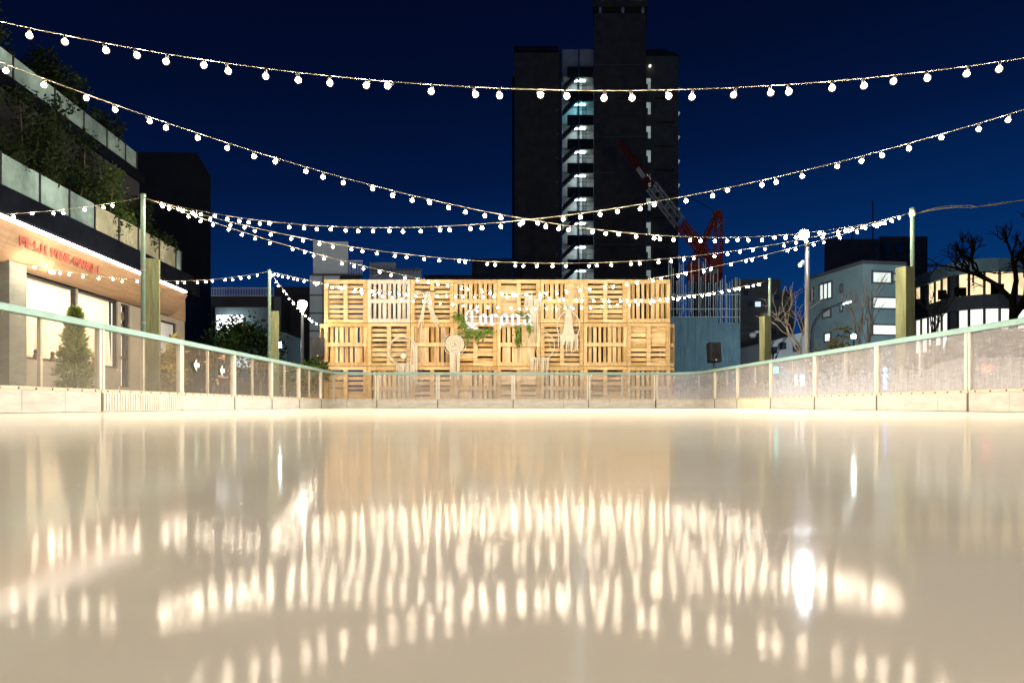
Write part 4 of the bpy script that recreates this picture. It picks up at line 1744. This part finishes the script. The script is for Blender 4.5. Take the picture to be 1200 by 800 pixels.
b.pbox(656.2, 695.8, 58, GY, TD + 2.2, 3)
b.build('stair_back_wall', M['landing'], t)
b = MB()
b.pbox(656.3, 658.4, 58, GY, TD - .1, 2.29)
b.build('stair_side_wall', M['tower_dark'], t)
NF = 10
for i in range(NF):
    y = 90 + i * 28.15                       # ceiling line of this landing
    f = MB()
    f.pbox(665, 695.5, y - 11.5, y, TD - .2, .18)                      # parapet of the storey above
    f.prism([at(660, y + 15, TD - .25), at(660, y + 9.5, TD - .25), at(677, y - 7, TD - .25), at(677, y - .5, TD - .25)], (0, .9, 0))
    f.pbox(676, 693, y + 10.5, y + 11.0, TD - .3, .06)
    f.pbox(676, 677, y, y + 17, TD - .3, .1)
    f.pbox(683, 683.5, y, y + 17, TD - .3, .1)
    lf = f.build('landing', M['tower_dark'], t)
    c = MB()
    c.pbox(660, 695.5, y - 1.2, y, TD - .01, 2.2)
    c.build('ceiling', M['landing'], lf)
    s = MB()
    for k in range(8):
        x = 659 + k * 2.0
        yy = y + 17 - k * 2.0
        p0, p1 = at(x, yy, TD - .4), at(x, yy - 5.5, TD - .4)
        s.box(p0.x - .03, p0.x + .03, TD - .45, TD - .4, p0.z, p1.z)
    s.bar(at(659, y + 11.5, TD - .42), at(675, y - 4.5, TD - .42), .08, .08)
    s.build('stair_rail', M['steel'], lf)
    d = MB()
    d.pbox(682, 687.5, y + 5.0, y + 16.4, TD + 2.05, .1)
    d.build('door', M['far_grey'], lf)
    l = MB()
    p = at(680, y, TD)
    l.box(p.x - .7, p.x + .7, TD + .9, TD + 1.1, p.z - .16, p.z - .06)
    l.build('tube_lamp', M['tube_lamp_blue'] if i == 1 else M['tube_lamp'], lf)
for i in range(7):
    y = 76 + i * 42
    b = MB()
    b.pbox(696.2, 756.8, y, y + .5, TD - 1.53, .02)
    b.build('tile_joint', M['far_grey'], t)
for i in range(10):
    y = 96 + i * 28.1
    b = MB()
    b.pbox(600.4, 602.4, y, y + 8, TD + 1.46, .03)
    b.build('side_window', M['glass_dark'], t)
    b = MB()
    b.pbox(651, 654.5, y + 4, y + 6, TD - .3, .25)
    b.build('vent_hood', M['far_grey'], t)
for x in (658, 678.3):
    b = MB()
    p0, p1 = at(x, 57, TD - 1.9), at(x, GY, TD - 1.9)
    b.tube([(p0.x, TD - 1.9, p0.z), (p0.x, TD - 1.9, p1.z)], .10, 8)
    b.build('drain_pipe', M['steel'], t)
b = MB()
p0 = at(696.0, 16, TD - 1.8)
b.tube([at(697, 16, TD - 1.8), at(697, 78, TD - 1.8), at(694, 92, TD - 1.8)], .08, 6)
b.build('vent_pipe', M['steel'], t)
for i in range(9):
    y = 92 + i * 28.1
    b = MB()
    b.pbox(757.6, 762.5, y, y + 6.5, TD - .03, .05)
    b.pbox(759.4, 762.5, y + 6.6, y + 14, TD - .031, .05)
    b.build('window', M['win_dim'], t)
    b = MB()
    b.prism([at(795.1, y + 16, TD + .3), at(795.1, y + 10.5, TD + .3), at(797, y + 12, TD + .3)], (0, .3, 0))
    b.build('glowing_edge_fin', M['win_dim'], t)  # edge fin, no lamp: its glow replaces the light falling on it
    b = MB()
    b.pbox(768, 790, y + 21, y + 22, TD - .6, .6)
    b.build('ledge', M['tower_right'], t)
b = MB()
b.lathe(at(761.5, 78, TD - .3), [(.16, 0), (.16, .2), (.1, .25)], 10, 0, (0, -1, 0))
b.build('roof_lamp', M['win_white'], t)

# ------------------------------------------------------------------ crane
CD = 60.0
t = root_for('crawler_crane', 'red and white lattice boom crane rising in front of the tower', 'crane', 825, CD)


def lattice(mb, p0, p1, w0, w1, n, r, mi=0):
    p0, p1 = Vector(p0), Vector(p1)
    a = (p1 - p0).normalized()
    s = Vector((0, 1, 0))
    u = a.cross(s).normalized()
    cs = []
    for i in range(n + 1):
        f = i / n
        w = (w0 + (w1 - w0) * f) / 2
        c = p0.lerp(p1, f)
        cs.append([c + s * w + u * w, c + s * w - u * w, c - s * w - u * w, c - s * w + u * w])
    for j in range(4):
        mb.tube([cs[0][j], cs[-1][j]], r, 5, mi)
    for i in range(n):
        for j in range(4):
            k = (j + 1) % 4
            mb.tube([cs[i][j], cs[i + 1][k]] if i % 2 else [cs[i][k], cs[i + 1][j]], r * .6, 4, mi)


b = MB()
lattice(b, at(838, 312, CD), at(797, 262, CD), .75, .75, 8, .07)
b.bar(at(838, 312, CD), at(799, 264, CD), .3, .22)
b.build('lower_boom', M['crane_red'], t)
b = MB()
lattice(b, at(763, 218, CD), at(726, 166, CD), .7, .2, 9, .06)
b.bar(at(761, 214, CD), at(752, 203, CD), .36, .30)
b.bar(at(746, 195, CD), at(727, 167, CD), .2, .16)
b.build('boom_tip', M['crane_shade'], t)
b = MB()
lattice(b, at(797, 262, CD), at(763, 218, CD), .8, .75, 9, .07)
b.bar(at(747, 197, CD - .4), at(755, 208, CD - .4), .04, .36)
b.build('white_boom', M['crane_white'], t)
b = MB()
for dy in (-.5, .5):
    b.tube([at(842, 250, CD) + Vector((0, dy, 0)), at(809, 318, CD) + Vector((0, dy, 0))], .10, 6)
    b.tube([at(838, 252, CD) + Vector((0, dy, 0)), at(805, 314, CD) + Vector((0, dy, 0))], .06, 6)
lattice(b, at(842, 316, CD), at(842, 252, CD), .5, .5, 9, .05)
b.pbox(838, 846, 246, 254, CD - .4, .8)
b.build('mast', M['crane_red'], t)
b = MB()
b.tube([at(842, 250, CD), at(800, 226, CD), at(763, 203, CD), at(732, 170, CD)], .025, 5)
b.build('stay_cable', M['black_metal'], t)
b = MB()
b.pbox(805, 822, 308, 326, CD - 1.2, 2.4)
b.pbox(832, 847, 300, 320, CD - 1.0, 2.0)
b.pbox(806, 846, 320.5, 330, CD - 1.5, 3.0)
b.build('machine_house', M['crane_red'], t)
b = MB()
b.pbox(826, 840, 315, 320, CD - 1.3, .3)
b.bar(at(838, 268, CD), at(848, 258, CD), .1, .1)
b.bar(at(841, 262, CD), at(849, 262, CD), .08, .08)
b.build('white_trim', M['crane_white'], t)
b = MB()
for px in (812, 840):
    b.pbox(px - 9, px + 9, 458, 477.5, CD - 1.4, 2.8)
b.pbox(810, 842, 330.2, 458, CD - .9, 1.8)
b.build('tower_base', M['black_metal'], t)

# ------------------------------------------------------------------ right side background
HD = 28.0
t = root_for('site_hoarding', 'tall blue grey construction hoarding to the right of the pallet wall', 'hoarding', 826, HD)
b = MB()
for i in range(10):
    x0 = 780 + i * 8.72
    b.pbox(x0, x0 + 8.70, 372 if i < 7 else 378, GY, HD + (.008 if i % 2 else 0), .1)
b.build('panel', M['hoarding'], t)
b = MB()
b.pbox(780, 868, 371, 371.8, HD - .02, .14)
b.build('top_rail', M['steel'], t)
t = root_for('scaffold', 'bare steel scaffold of upright pipes behind the blue grey hoarding', 'scaffold', 826, HD + 1.5)
b = MB()
rngs = random.Random(4)
for i in range(30):
    x = 784 + i * 2.85 + rngs.uniform(-.8, .8)
    top = rngs.uniform(300, 336) if x < 842 else rngs.uniform(322, 338)
    p0, p1 = at(x, GY, HD + 1.5 + (i % 3)), at(x, top, HD + 1.5 + (i % 3))
    b.tube([(p0.x, p0.y, GROUND), (p0.x, p0.y, p1.z)], .024, 6)
b.build('upright_pipe', M['pipe'], t)
b = MB()
for y in (362, 345):
    for k in range(3):
        p0, p1 = at(784, y, HD + 1.45 + k), at(868, y, HD + 1.45 + k)
        b.tube([p0, p1], .022, 6)
b.build('cross_pipe', M['pipe'], t)

t = root_for('dark_office', 'dark stepped office block with one small lit window behind the far right pole', 'building', 895, 50)
b = MB()
b.pbox(858, 915, 327, GY, 50, 10)
b.pbox(915.1, 930, 341, GY, 50.5, 8)
b.build('wall', M['far_dark'], t)
b = MB()
b.pbox(885.5, 891.5, 353.5, 359, 49.9, .08)
b.build('window', M['win_bluish'], t)
for x, y in ((878, 353), (908, 345), (872, 340), (905, 385), (890, 385)):
    b = MB()
    b.pbox(x, x + 5, y, y + 6, 49.92, .06)
    b.build('dark_window', M['glass_dark'], t)

t = root_for('white_house', 'small pale house with dark windows behind the tall floodlight post', 'building', 926, 36)
b = MB()
b.prism([at(903, GY, 37), at(903, 400, 37), at(938, 390, 36), at(956, 392, 36), at(956, GY, 36)], (0, 5, 0))
b.build('wall', M['far_white'], t)
for x, y in ((916.5, 401), (932, 404), (906, 406)):
    b = MB()
    b.pbox(x, x + 5, y, y + 8, 35.9, .3)
    b.build('window', M['glass_dark'], t)
b = MB()
b.pbox(938, 952, 374, 386, 40, 3)
b.build('roof', M['far_dark'], t)

# blue grey corner building
c0 = Vector((16.2, 32.0, 0))
c1 = Vector((15.55, 36.4, 0))
c2 = Vector((18.25, 32.35, 0))
TOPZ = 6.33
t = thing('corner_building', 'blue grey corner building with three bands of lit windows right of the floodlight post', 'building', (16.2, 32, GROUND))
b = MB()
fp = [c0, c1, Vector((17, 40, 0)), Vector((20.2, 38, 0)), c2]
b.prism([(p.x, p.y, GROUND) for p in fp], (0, 0, TOPZ - GROUND))
b.build('wall', M['far_teal'], t)
b = MB()
b.prism([(p.x + (-.06 if i < 2 else .05), p.y - .06, TOPZ + .002) for i, p in enumerate(fp)], (0, 0, .14))
b.build('roof_coping', M['far_dark'], t)


def face_win(c, e, u0, u1, z0, z1, m, name='window', out=.03, mull=1):
    d = (e - c).normalized()
    L = (e - c).length
    n = Vector((d.y, -d.x, 0))
    if n.dot(Vector((0, 0, 0)) - c) < 0:
        n = -n
    w = MB()
    a, q = c + d * u0 * L + n * out, c + d * u1 * L + n * out
    w.prism([(a.x, a.y, z0), (q.x, q.y, z0), (q.x, q.y, z1), (a.x, a.y, z1)], -n * .02)
    o = w.build(name, M[m], t)
    f = MB()
    for k in range(mull + 1):
        pp = a.lerp(q, k / mull)
        f.box(pp.x - .035, pp.x + .035, pp.y - .035, pp.y + .035, z0 - .05, z1 + .05)
    for z in (z0, z1):
        f.bar((a.x, a.y, z), (q.x, q.y, z), .08, .06)
    f.build('frame', M['far_dark'], o)


def zz(y, d):
    return CAMH + (HZ - y) * d / FOC


face_win(c0, c2, .21, .665, zz(331, 32), zz(318, 32), 'win_cool', mull=1)
face_win(c0, c2, .69, .86, zz(329, 32), zz(319.5, 32), 'win_dim')
face_win(c0, c2, .21, .86, zz(361, 32), zz(348, 32), 'win_cool', mull=1)
face_win(c0, c2, .21, .86, zz(392, 32), zz(380, 32), 'win_cool', mull=1)
face_win(c0, c1, .50, .72, zz(348, 34), zz(329, 34), 'win_cool', mull=3)
face_win(c0, c1, .52, .66, zz(370, 34), zz(360, 34), 'win_dim')
face_win(c0, c1, .52, .63, zz(399, 34), zz(389, 34), 'win_cool')
face_win(c0, c1, .32, .35, zz(366, 34), zz(358, 34), 'win_cool')
face_win(c0, c1, .32, .35, zz(344, 34), zz(336, 34), 'win_dim')
face_win(c0, c1, .84, .88, zz(350, 35), zz(335, 35), 'win_dim')

# curved glass building
t = thing('glass_building', 'curved glass fronted building with warm upper and white lower lit floors at the right', 'building', (26, 40, GROUND))
fx_ = [(1040, 47.5), (1056, 45.6), (1064, 44.6), (1071, 43.8), (1078, 43), (1086, 42.2), (1094, 41.4), (1102, 40.6), (1110, 39.8), (1121, 39.2), (1134, 38.7), (1152, 38.3), (1170, 38.2), (1190, 38.4), (1215, 39.0)]
pts = [Vector(((x - CXP) * d / FOC, d, 0)) for x, d in fx_]
ZU1, ZU0, ZL1, ZL0, ZT = 7.15, 5.95, 5.2, 3.2, 7.85


def strip(mb, P, z0, z1, depth, mi=0, off=0.0):
    for p, q in zip(P, P[1:]):
        o = Vector((-.75, -.66, 0)) * off
        mb.prism([(p.x + o.x, p.y + o.y, z0), (q.x + o.x, q.y + o.y, z0), (q.x + o.x, q.y + o.y, z1), (p.x + o.x, p.y + o.y, z1)], (depth, .9 * depth, 0), mi)


b = MB()
strip(b, pts, ZU1, ZT, 5, 0)
b.build('parapet', M['far_teal'], t)
b = MB()
strip(b, pts, ZL1, ZU0, 5)
strip(b, pts, GROUND, ZL0, 5)
b.build('floor_band', M['far_dark'], t)
for i, (p, q) in enumerate(zip(pts, pts[1:])):
    dark = i == 8
    for z0, z1, m in ((ZU0, ZU1, 'win_warm'), (ZL0, ZL1, 'win_white')):
        b = MB()
        strip(b, [p, q], z0 + .002, z1 - .002, .1, 0, -.3)
        w = b.build('window', M['far_dark'] if (dark or (i in (4,) and m == 'win_warm')) else M[m], t)
        f = MB()
        f.box(p.x + .12, p.x + .20, p.y + .08, p.y + .2, z0 + .003, z1 - .003)
        f.build('frame', M['black_metal'], w)
b = MB()
rngi = random.Random(9)
for i in range(14):
    k = rngi.randrange(len(pts) - 1)
    p = pts[k].lerp(pts[k + 1], rngi.random())
    w = rngi.uniform(.15, .5)
    z = rngi.choice((ZU0, ZL0))
    b.box(p.x - w, p.x + w, p.y + .18, p.y + .22, z + .01, z + rngi.uniform(.2, .6))
b.build('furniture', M['bark_black'], t)

t = root_for('rear_tower', 'dark tall block rising behind the blue grey corner building', 'building', 1030, 70)
b = MB()
b.pbox(966, 1030, 280, GY, 70, 12)
b.pbox(1030.1, 1087, 277, GY, 72, 12)
b.build('wall', M['far_dark'], t)
for x in (1036, 1050, 1064):
    b = MB()
    b.pbox(x, x + 9, 284, 296, 71.9, .2)
    b.build('window', M['glass_dark'], t)
b = MB()
for x, y in ((985, 262), (1029, 232), (1005, 268)):
    p0 = at(x, 280, 70)
    p1 = at(x, y, 70)
    b.tube([(p0.x, 71, p0.z), (p0.x, 71, p1.z)], .06, 5)
b.build('antenna', M['black_metal'], t)

# tall floodlight post and camera
p = at(946, 284, 14)
LP = Vector((p.x, p.y, 0))
t = thing('floodlight_post', 'tall silver post with a dazzling white floodlight right of the rink', 'lamp', (p.x, p.y, GROUND))
b = MB()
b.tube([(p.x, p.y, GROUND), (p.x, p.y, 1.5), (p.x, p.y, 3.22)], [.055, .050, .042], 14)
b.build('post', M['steel'], t, smooth=True)
hc = at(942, 275, 13.9)
b = MB()
fd = Vector((-.45, -.85, -.22)).normalized()
sx = fd.cross(Vector((0, 0, 1))).normalized()
uz = sx.cross(fd)
b.lathe(hc - fd * .12, [(.03, 0), (.08, .03), (.105, .10), (.105, .115)], 20, 0, fd)
b.bar(hc - fd * .07, Vector((p.x, p.y, 3.22)), .05, .05)
b.build('housing', M['steel'], t)
b = MB()
b.lathe(hc - fd * .004, [(.085, 0), (.085, .012), (.05, .02)], 20, 0, fd)
b.build('lens', M['flood'], t)
cc = at(939.5, 309, 13.9)
t2 = thing('security_camera', 'white bullet security camera bracketed to the floodlight post', 'camera', tuple(cc))
b = MB()
b.bar(cc + Vector((-.06, -.05, -.055)), cc + Vector((.05, .05, .05)), .05, .05)
b.build('body', M['white_steel'], t2)
b = MB()
b.bar(cc + Vector((.03, .03, .0)), Vector((p.x - .05, p.y, cc.z - .01)), .02, .02)
b.build('bracket', M['steel'], t2)

# curved street light
t = root_for('street_light', 'black curved arm street light in front of the blue grey building', 'street light', 952, 25)
b = MB()
d = 25
P = [at(951.5, GY, d)] + [at(951.5, y, d) for y in (430, 395)] + [at(x, y, d) for x, y in ((953, 383), (957, 374), (963, 367), (972, 361), (982, 357), (988, 355))]
P[0].z = GROUND
b.tube(P, [.07, .06, .055, .05, .048, .045, .04, .036, .034], 10)
b.build('arm', M['matt_black'], t, smooth=True)
b = MB()
h0 = at(992.5, 353.2, d)
b.bar(at(987, 354.8, d), at(997, 351.8, d), .16, .07)
b.build('head', M['black_metal'], t)
b = MB()
b.bar(at(988.5, 355.4, d) - Vector((0, .02, .02)), at(996, 353.2, d) - Vector((0, .02, .02)), .13, .03)
b.build('lens', M['street_lens'], t)
p = at(1000.5, 394, 22)
t = thing('ball_lamp', 'small round white lamp on a short post beside the yellow leafed shrub', 'lamp', (p.x, p.y, GROUND))
b = MB()
b.tube([(p.x, p.y, GROUND), (p.x, p.y, p.z - .05)], .025, 8)
b.build('post', M['black_metal'], t)
b = MB()
b.ico(p, .075, 2)
b.build('lamp_shade', M['street_lens'], t, smooth=True)
# low street lamp with twin arm in front of the dark office
t = root_for('street_light', 'dim grey street light with a long level arm in front of the dark office', 'street light', 890, 40)
b = MB()
b.tube([at(892, GY, 40), at(892, 392, 40), at(889, 389, 40), at(868, 391, 40)], .05, 8)
b.build('arm', M['steel'], t)
b = MB()
b.bar(at(884, 389.3, 40), at(892, 388.8, 40), .3, .12)
b.ico(at(882, 392.5, 40), .2, 2, 0, (1, 1, .8))
b.build('head', M['white_steel'], t)

# things seen through the right hand panels ---------------------------------------
p = at(1037, 475, 12.5)
t = thing('lit_signpost', 'slim signpost with four glowing blue roundels behind the right hand panels', 'sign', (p.x, p.y, GROUND))
b = MB()
b.box(p.x - .08, p.x + .08, p.y, p.y + .06, GROUND, .72)
b.build('board', M['black_metal'], t)
for k, y in enumerate((433, 440, 447, 454)):
    q = at(1037, y, 12.5)
    b = MB()
    b.lathe((p.x, p.y - .004, q.z), [(.045, 0), (.045, .006), (.03, .009)], 14, 0, (0, -1, 0))
    b.build('roundel', M['blue_sign'], t)
p = at(936, 445, 24)
t = thing('lit_sign_box', 'square white lit sign box behind the right hand panels below the floodlight', 'sign', (p.x, p.y, GROUND))
b = MB()
b.box(p.x - .2, p.x + .2, p.y, p.y + .15, p.z - .22, p.z + .2)
b.box(p.x - .05, p.x + .05, p.y + .02, p.y + .12, GROUND, p.z - .221)
b.build('case', M['steel'], t)
b = MB()
b.box(p.x - .17, p.x + .17, p.y - .012, p.y - .002, p.z - .18, p.z + .16)
b.build('lit_panel', M['shop_sign'], t)
p = at(908, 434, 26)
t = thing('pedestrian_signal', 'small teal pedestrian signal behind the right hand panels', 'signal', (p.x, p.y, GROUND))
b = MB()
b.box(p.x - .16, p.x + .16, p.y, p.y + .15, p.z - .34, p.z + .2)
b.tube([(p.x, p.y + .2, GROUND), (p.x, p.y + .2, p.z + .3)], .04, 8)
b.build('case', M['black_metal'], t)
b = MB()
b.box(p.x - .12, p.x + .12, p.y - .012, p.y - .002, p.z - .1, p.z + .14)
b.build('lens', M['teal_sign'], t)


def car(label, base, yaw, m):
    base = Vector(base)
    t = thing('parked_car', label, 'car', tuple(base))
    q = Quaternion((0, 0, 1), yaw)
    W = lambda x, y, z: base + q @ Vector((x, y, z))
    b = MB()
    body = [(-2.0, .35), (-2.02, .75), (-1.95, .92), (-1.1, .98), (1.1, .95), (1.95, .82), (2.05, .6), (2.02, .32)]
    b.prism([W(u, -.82, v) for u, v in body], q @ Vector((0, 1.64, 0)))
    b.build('body', M[m], t)
    b = MB()
    cab = [(-1.75, .93), (-1.35, 1.42), (.35, 1.45), (1.05, .96)]
    b.prism([W(u, -.70, v) for u, v in cab], q @ Vector((0, 1.40, 0)))
    b.build('cabin_glass', M['glass_dark'], t)
    b = MB()
    b.prism([W(u, -.66, v) for u, v in ((-1.36, 1.425), (-1.3, 1.47), (.3, 1.49), (.36, 1.455))], q @ Vector((0, 1.32, 0)))
    b.build('roof', M[m], t)
    for u in (-1.3, 1.3):
        for v in (-.83, .73):
            b = MB()
            b.lathe(W(u, v, .31), [(.31, 0), (.31, .10), (.2, .11)], 18, 0, q @ Vector((0, 1, 0)))
            b.build('wheel', M['tyre'], t)
    for v in (-.6, .6):
        b = MB()
        c = W(-2.03, v, .74)
        b.obox(c, q @ Vector((.02, 0, 0)), q @ Vector((0, .06, 0)), q @ Vector((0, 0, .045)))
        b.build('tail_light', M['tail'], t)
        b = MB()
        c = W(2.03, v, .66)
        b.obox(c, q @ Vector((.03, 0, 0)), q @ Vector((0, .16, 0)), q @ Vector((0, 0, .06)))
        b.build('headlight', M['head'], t)


car('silver car with red tail lights seen behind the nearest right hand panels', (9.6, 14.0, GROUND + .004), math.radians(70), 'car')
car('silver car with warm headlights facing the rink at the far right behind the panels', (11.8, 13.0, GROUND + .004), math.radians(-105), 'car')


# ------------------------------------------------------------------ person behind the left boards
def person(label, base, h, yaw):
    base = Vector(base)
    t = thing('person', label, 'person', tuple(base))
    s = h / 1.75
    q = Quaternion((0, 0, 1), yaw)
    J = {'pel': (0, 0, .95, .135), 'waist': (0, 0, 1.08, .125), 'chest': (0, -.01, 1.30, .155), 'neck': (0, 0, 1.48, .058), 'head0': (0, -.01, 1.57, .075), 'head1': (0, -.015, 1.68, .088),
         'shl': (.17, 0, 1.40, .075), 'ell': (.25, .03, 1.13, .055), 'wrl': (.16, -.16, 1.05, .04), 'hal': (.10, -.22, 1.07, .036),
         'shr': (-.17, 0, 1.40, .075), 'elr': (-.25, .03, 1.13, .055), 'wrr': (-.22, -.06, .90, .04), 'har': (-.21, -.08, .81, .036),
         'hil': (.09, 0, .88, .095), 'knl': (.10, -.02, .50, .068), 'anl': (.10, .02, .09, .046), 'tol': (.11, -.15, .04, .036),
         'hir': (-.09, 0, .88, .095), 'knr': (-.10, -.02, .50, .068), 'anr': (-.10, .02, .09, .046), 'tor': (-.12, -.15, .04, .036)}
    E = [('pel', 'waist'), ('waist', 'chest'), ('chest', 'neck'), ('neck', 'head0'), ('head0', 'head1'), ('chest', 'shl'), ('shl', 'ell'), ('ell', 'wrl'), ('wrl', 'hal'),
         ('chest', 'shr'), ('shr', 'elr'), ('elr', 'wrr'), ('wrr', 'har'), ('pel', 'hil'), ('hil', 'knl'), ('knl', 'anl'), ('anl', 'tol'), ('pel', 'hir'), ('hir', 'knr'), ('knr', 'anr'), ('anr', 'tor')]
    names = list(J)

    def grow(keep, grow_by, mname, oname, parent):
        nm = [n for n in names if n in keep]
        me = bpy.data.meshes.new(oname)
        me.from_pydata([tuple(q @ Vector(J[n][:3]) * s) for n in nm], [(nm.index(a), nm.index(c)) for a, c in E if a in keep and c in keep], [])
        o = bpy.data.objects.new(oname, me)
        COL.objects.link(o)
        md = o.modifiers.new('skin', 'SKIN')
        for i, n in enumerate(nm):
            r = (J[n][3] + grow_by) * s
            o.data.skin_vertices[0].data[i].radius = (r, r * (.78 if n in ('chest', 'waist', 'pel') else 1))
            o.data.skin_vertices[0].data[i].use_root = (i == 0)
        o.modifiers.new('sub', 'SUBSURF').levels = 2
        o.modifiers['sub'].render_levels = 2
        dg = bpy.context.evaluated_depsgraph_get()
        bpy.context.view_layer.update()
        nme = bpy.data.meshes.new_from_object(o.evaluated_get(bpy.context.evaluated_depsgraph_get()))
        bpy.data.objects.remove(o)
        nme.materials.clear()
        nme.materials.append(M[mname])
        nme.polygons.foreach_set('use_smooth', [True] * len(nme.polygons))
        o2 = bpy.data.objects.new(oname, nme)
        COL.objects.link(o2)
        o2.parent = parent
        return o2
    body = grow(set(names), 0, 'skin', 'body', t)
    up_ = {'pel', 'waist', 'chest', 'shl', 'ell', 'wrl', 'shr', 'elr', 'wrr'}
    grow(up_, .045, 'jacket', 'jacket', t)
    grow({'pel', 'hil', 'knl', 'anl', 'hir', 'knr', 'anr'}, .034, 'trousers', 'trousers', t)
    b = MB()
    b.ico((base + q @ Vector((0, .012, 1.70)) * s), .112 * s, 3, 0, (.92, 1.0, 1.0))
    b.build('hair', M['hair'], t, smooth=True)
    for sx_ in (-1, 1):
        b = MB()
        b.obox(base + q @ Vector((sx_ * .11, -.07, .035)) * s, q @ Vector((.048, 0, 0)), q @ Vector((0, .13, 0)), Vector((0, 0, .034)))
        b.build('shoe', M['black_plastic'], t)
    # face and fingers
    b = MB()
    b.ico(base + q @ Vector((0, -.108, 1.635)) * s, .016 * s, 1, 0, (.8, 1.2, 1.3))
    for hx, hy, hz in ((.10, -.22, 1.07), (-.21, -.08, .81)):
        for k in range(5):
            a = base + q @ Vector((hx + (k - 2) * .014, hy, hz)) * s
            e = a + q @ Vector(((k - 2) * .006, -.02 - (.03 if hz > 1 else 0), -.075 + abs(k - 2) * .012 + (.04 if hz > 1 else 0))) * s
            b.tube([a, a.lerp(e, .55) + Vector((0, -.006, 0)), e], [.010, .009, .007], 6)
    b.build('fingers', M['skin'], t, smooth=True)


p = at(261, 475, 19.5)
person('person in a dark jacket with brown hair standing behind the left boards', (p.x, p.y, GROUND), 1.58, .9)

# ------------------------------------------------------------------ light at the visible lamps, and fills for the buildings behind
def lamp(name, loc, power, col, r=.08, spot=None, aim=None):
    ld = bpy.data.lights.new(name, 'SPOT' if spot else 'POINT')
    ld.energy, ld.color, ld.shadow_soft_size = power, col, r
    o = bpy.data.objects.new(name, ld)
    COL.objects.link(o)
    o.location = loc
    o.visible_glossy = False                        # the lens itself is what mirrors in the ice
    if spot:
        ld.spot_size, ld.spot_blend = math.radians(spot), .5
        o.rotation_euler = Vector(aim).to_track_quat('-Z', 'Y').to_euler()
    return o


COOL = (.74, .93, 1.0)
lamp('floodlight_beam', hc + fd * .12, 1700, (.88, .95, 1.0), .07, 165, fd)
lamp('street_light_beam', at(992.5, 354.5, 25) + Vector((.2, -.3, -.3)), 120, COOL, .1)
lamp('facade_fill_spot', at(1000.5, 394, 22) + Vector((0, .12, .02)), 3200, COOL, .1, 170, (.15, 1, .05))  # one-sided spot added to brighten the building fronts, turned away from the rink
lamp('background_fill_light', at(884, 393, 40) + Vector((0, -1.2, -1.2)), 450, COOL, .15)  # cool fill added for the dark background; this street light has no glowing lens
lamp('park_lamp_light', at(354.5, 357.5, 24) + Vector((0, -.35, .25)), 220, (1.0, .93, .8), .12)
lamp('small_floodlight_beam', at(325, 404, 25) + Vector((0, -.2, 0)), 700, COOL, .1)

# ------------------------------------------------------------------ sky, camera, settings
w = bpy.data.worlds.new('World')
scene.world = w
w.use_nodes = True
N, L = w.node_tree.nodes, w.node_tree.links
bg = N['Background']
tc = N.new('ShaderNodeTexCoord')
sp = N.new('ShaderNodeSeparateXYZ')
L.new(tc.outputs['Generated'], sp.inputs[0])
rp = N.new('ShaderNodeValToRGB')
cr = rp.color_ramp
cr.elements[0].position, cr.elements[0].color = 0.0, (.0022, .042, .175, 1)
cr.elements[1].position, cr.elements[1].color = 1.0, (.0005, .0014, .010, 1)
for pos, c in ((.10, (.0012, .032, .142)), (.22, (.0007, .0165, .086)), (.30, (.0006, .0078, .047)), (.40, (.0006, .0042, .026)), (.52, (.0006, .0024, .0165))):
    e = cr.elements.new(pos)
    e.color = (*c, 1)
# the west (right) is still a little brighter than the east
mx = N.new('ShaderNodeMath')
mx.operation = 'MULTIPLY_ADD'
L.new(sp.outputs['X'], mx.inputs[0])
mx.inputs[1].default_value = -.085
L.new(sp.outputs['Z'], mx.inputs[2])
L.new(mx.outputs[0], rp.inputs['Fac'])
L.new(rp.outputs[0], bg.inputs['Color'])
bg.inputs['Strength'].default_value = .9

cd = bpy.data.cameras.new('camera')
cam = bpy.data.objects.new('camera', cd)
COL.objects.link(cam)
scene.camera = cam
cam.location = (0, 0, CAMH)
cam.rotation_euler = (math.radians(90), 0, 0)
cd.sensor_width = 36
cd.lens = FOC / 1200 * 36
cd.shift_x = (600 - CXP) / 1200
cd.shift_y = (HZ - 400) / 1200
cd.clip_start = .01
cd.clip_end = 2000
cd.dof.use_dof = True
cd.dof.focus_distance = 16
cd.dof.aperture_fstop = 5.6

scene.view_settings.view_transform = 'Standard'
scene.view_settings.look = 'None'
scene.view_settings.exposure = .2
scene.view_settings.gamma = 1
scene.view_settings.use_curve_mapping = False
cy = scene.cycles
cy.use_denoising = True
cy.denoiser = 'OPENIMAGEDENOISE'
cy.max_bounces = 7
cy.diffuse_bounces = 3
cy.glossy_bounces = 4
cy.transmission_bounces = 4
cy.transparent_max_bounces = 24
cy.sample_clamp_indirect = 6
cy.sample_clamp_direct = 0
cy.caustics_reflective = False
cy.caustics_refractive = False
cy.use_light_tree = True
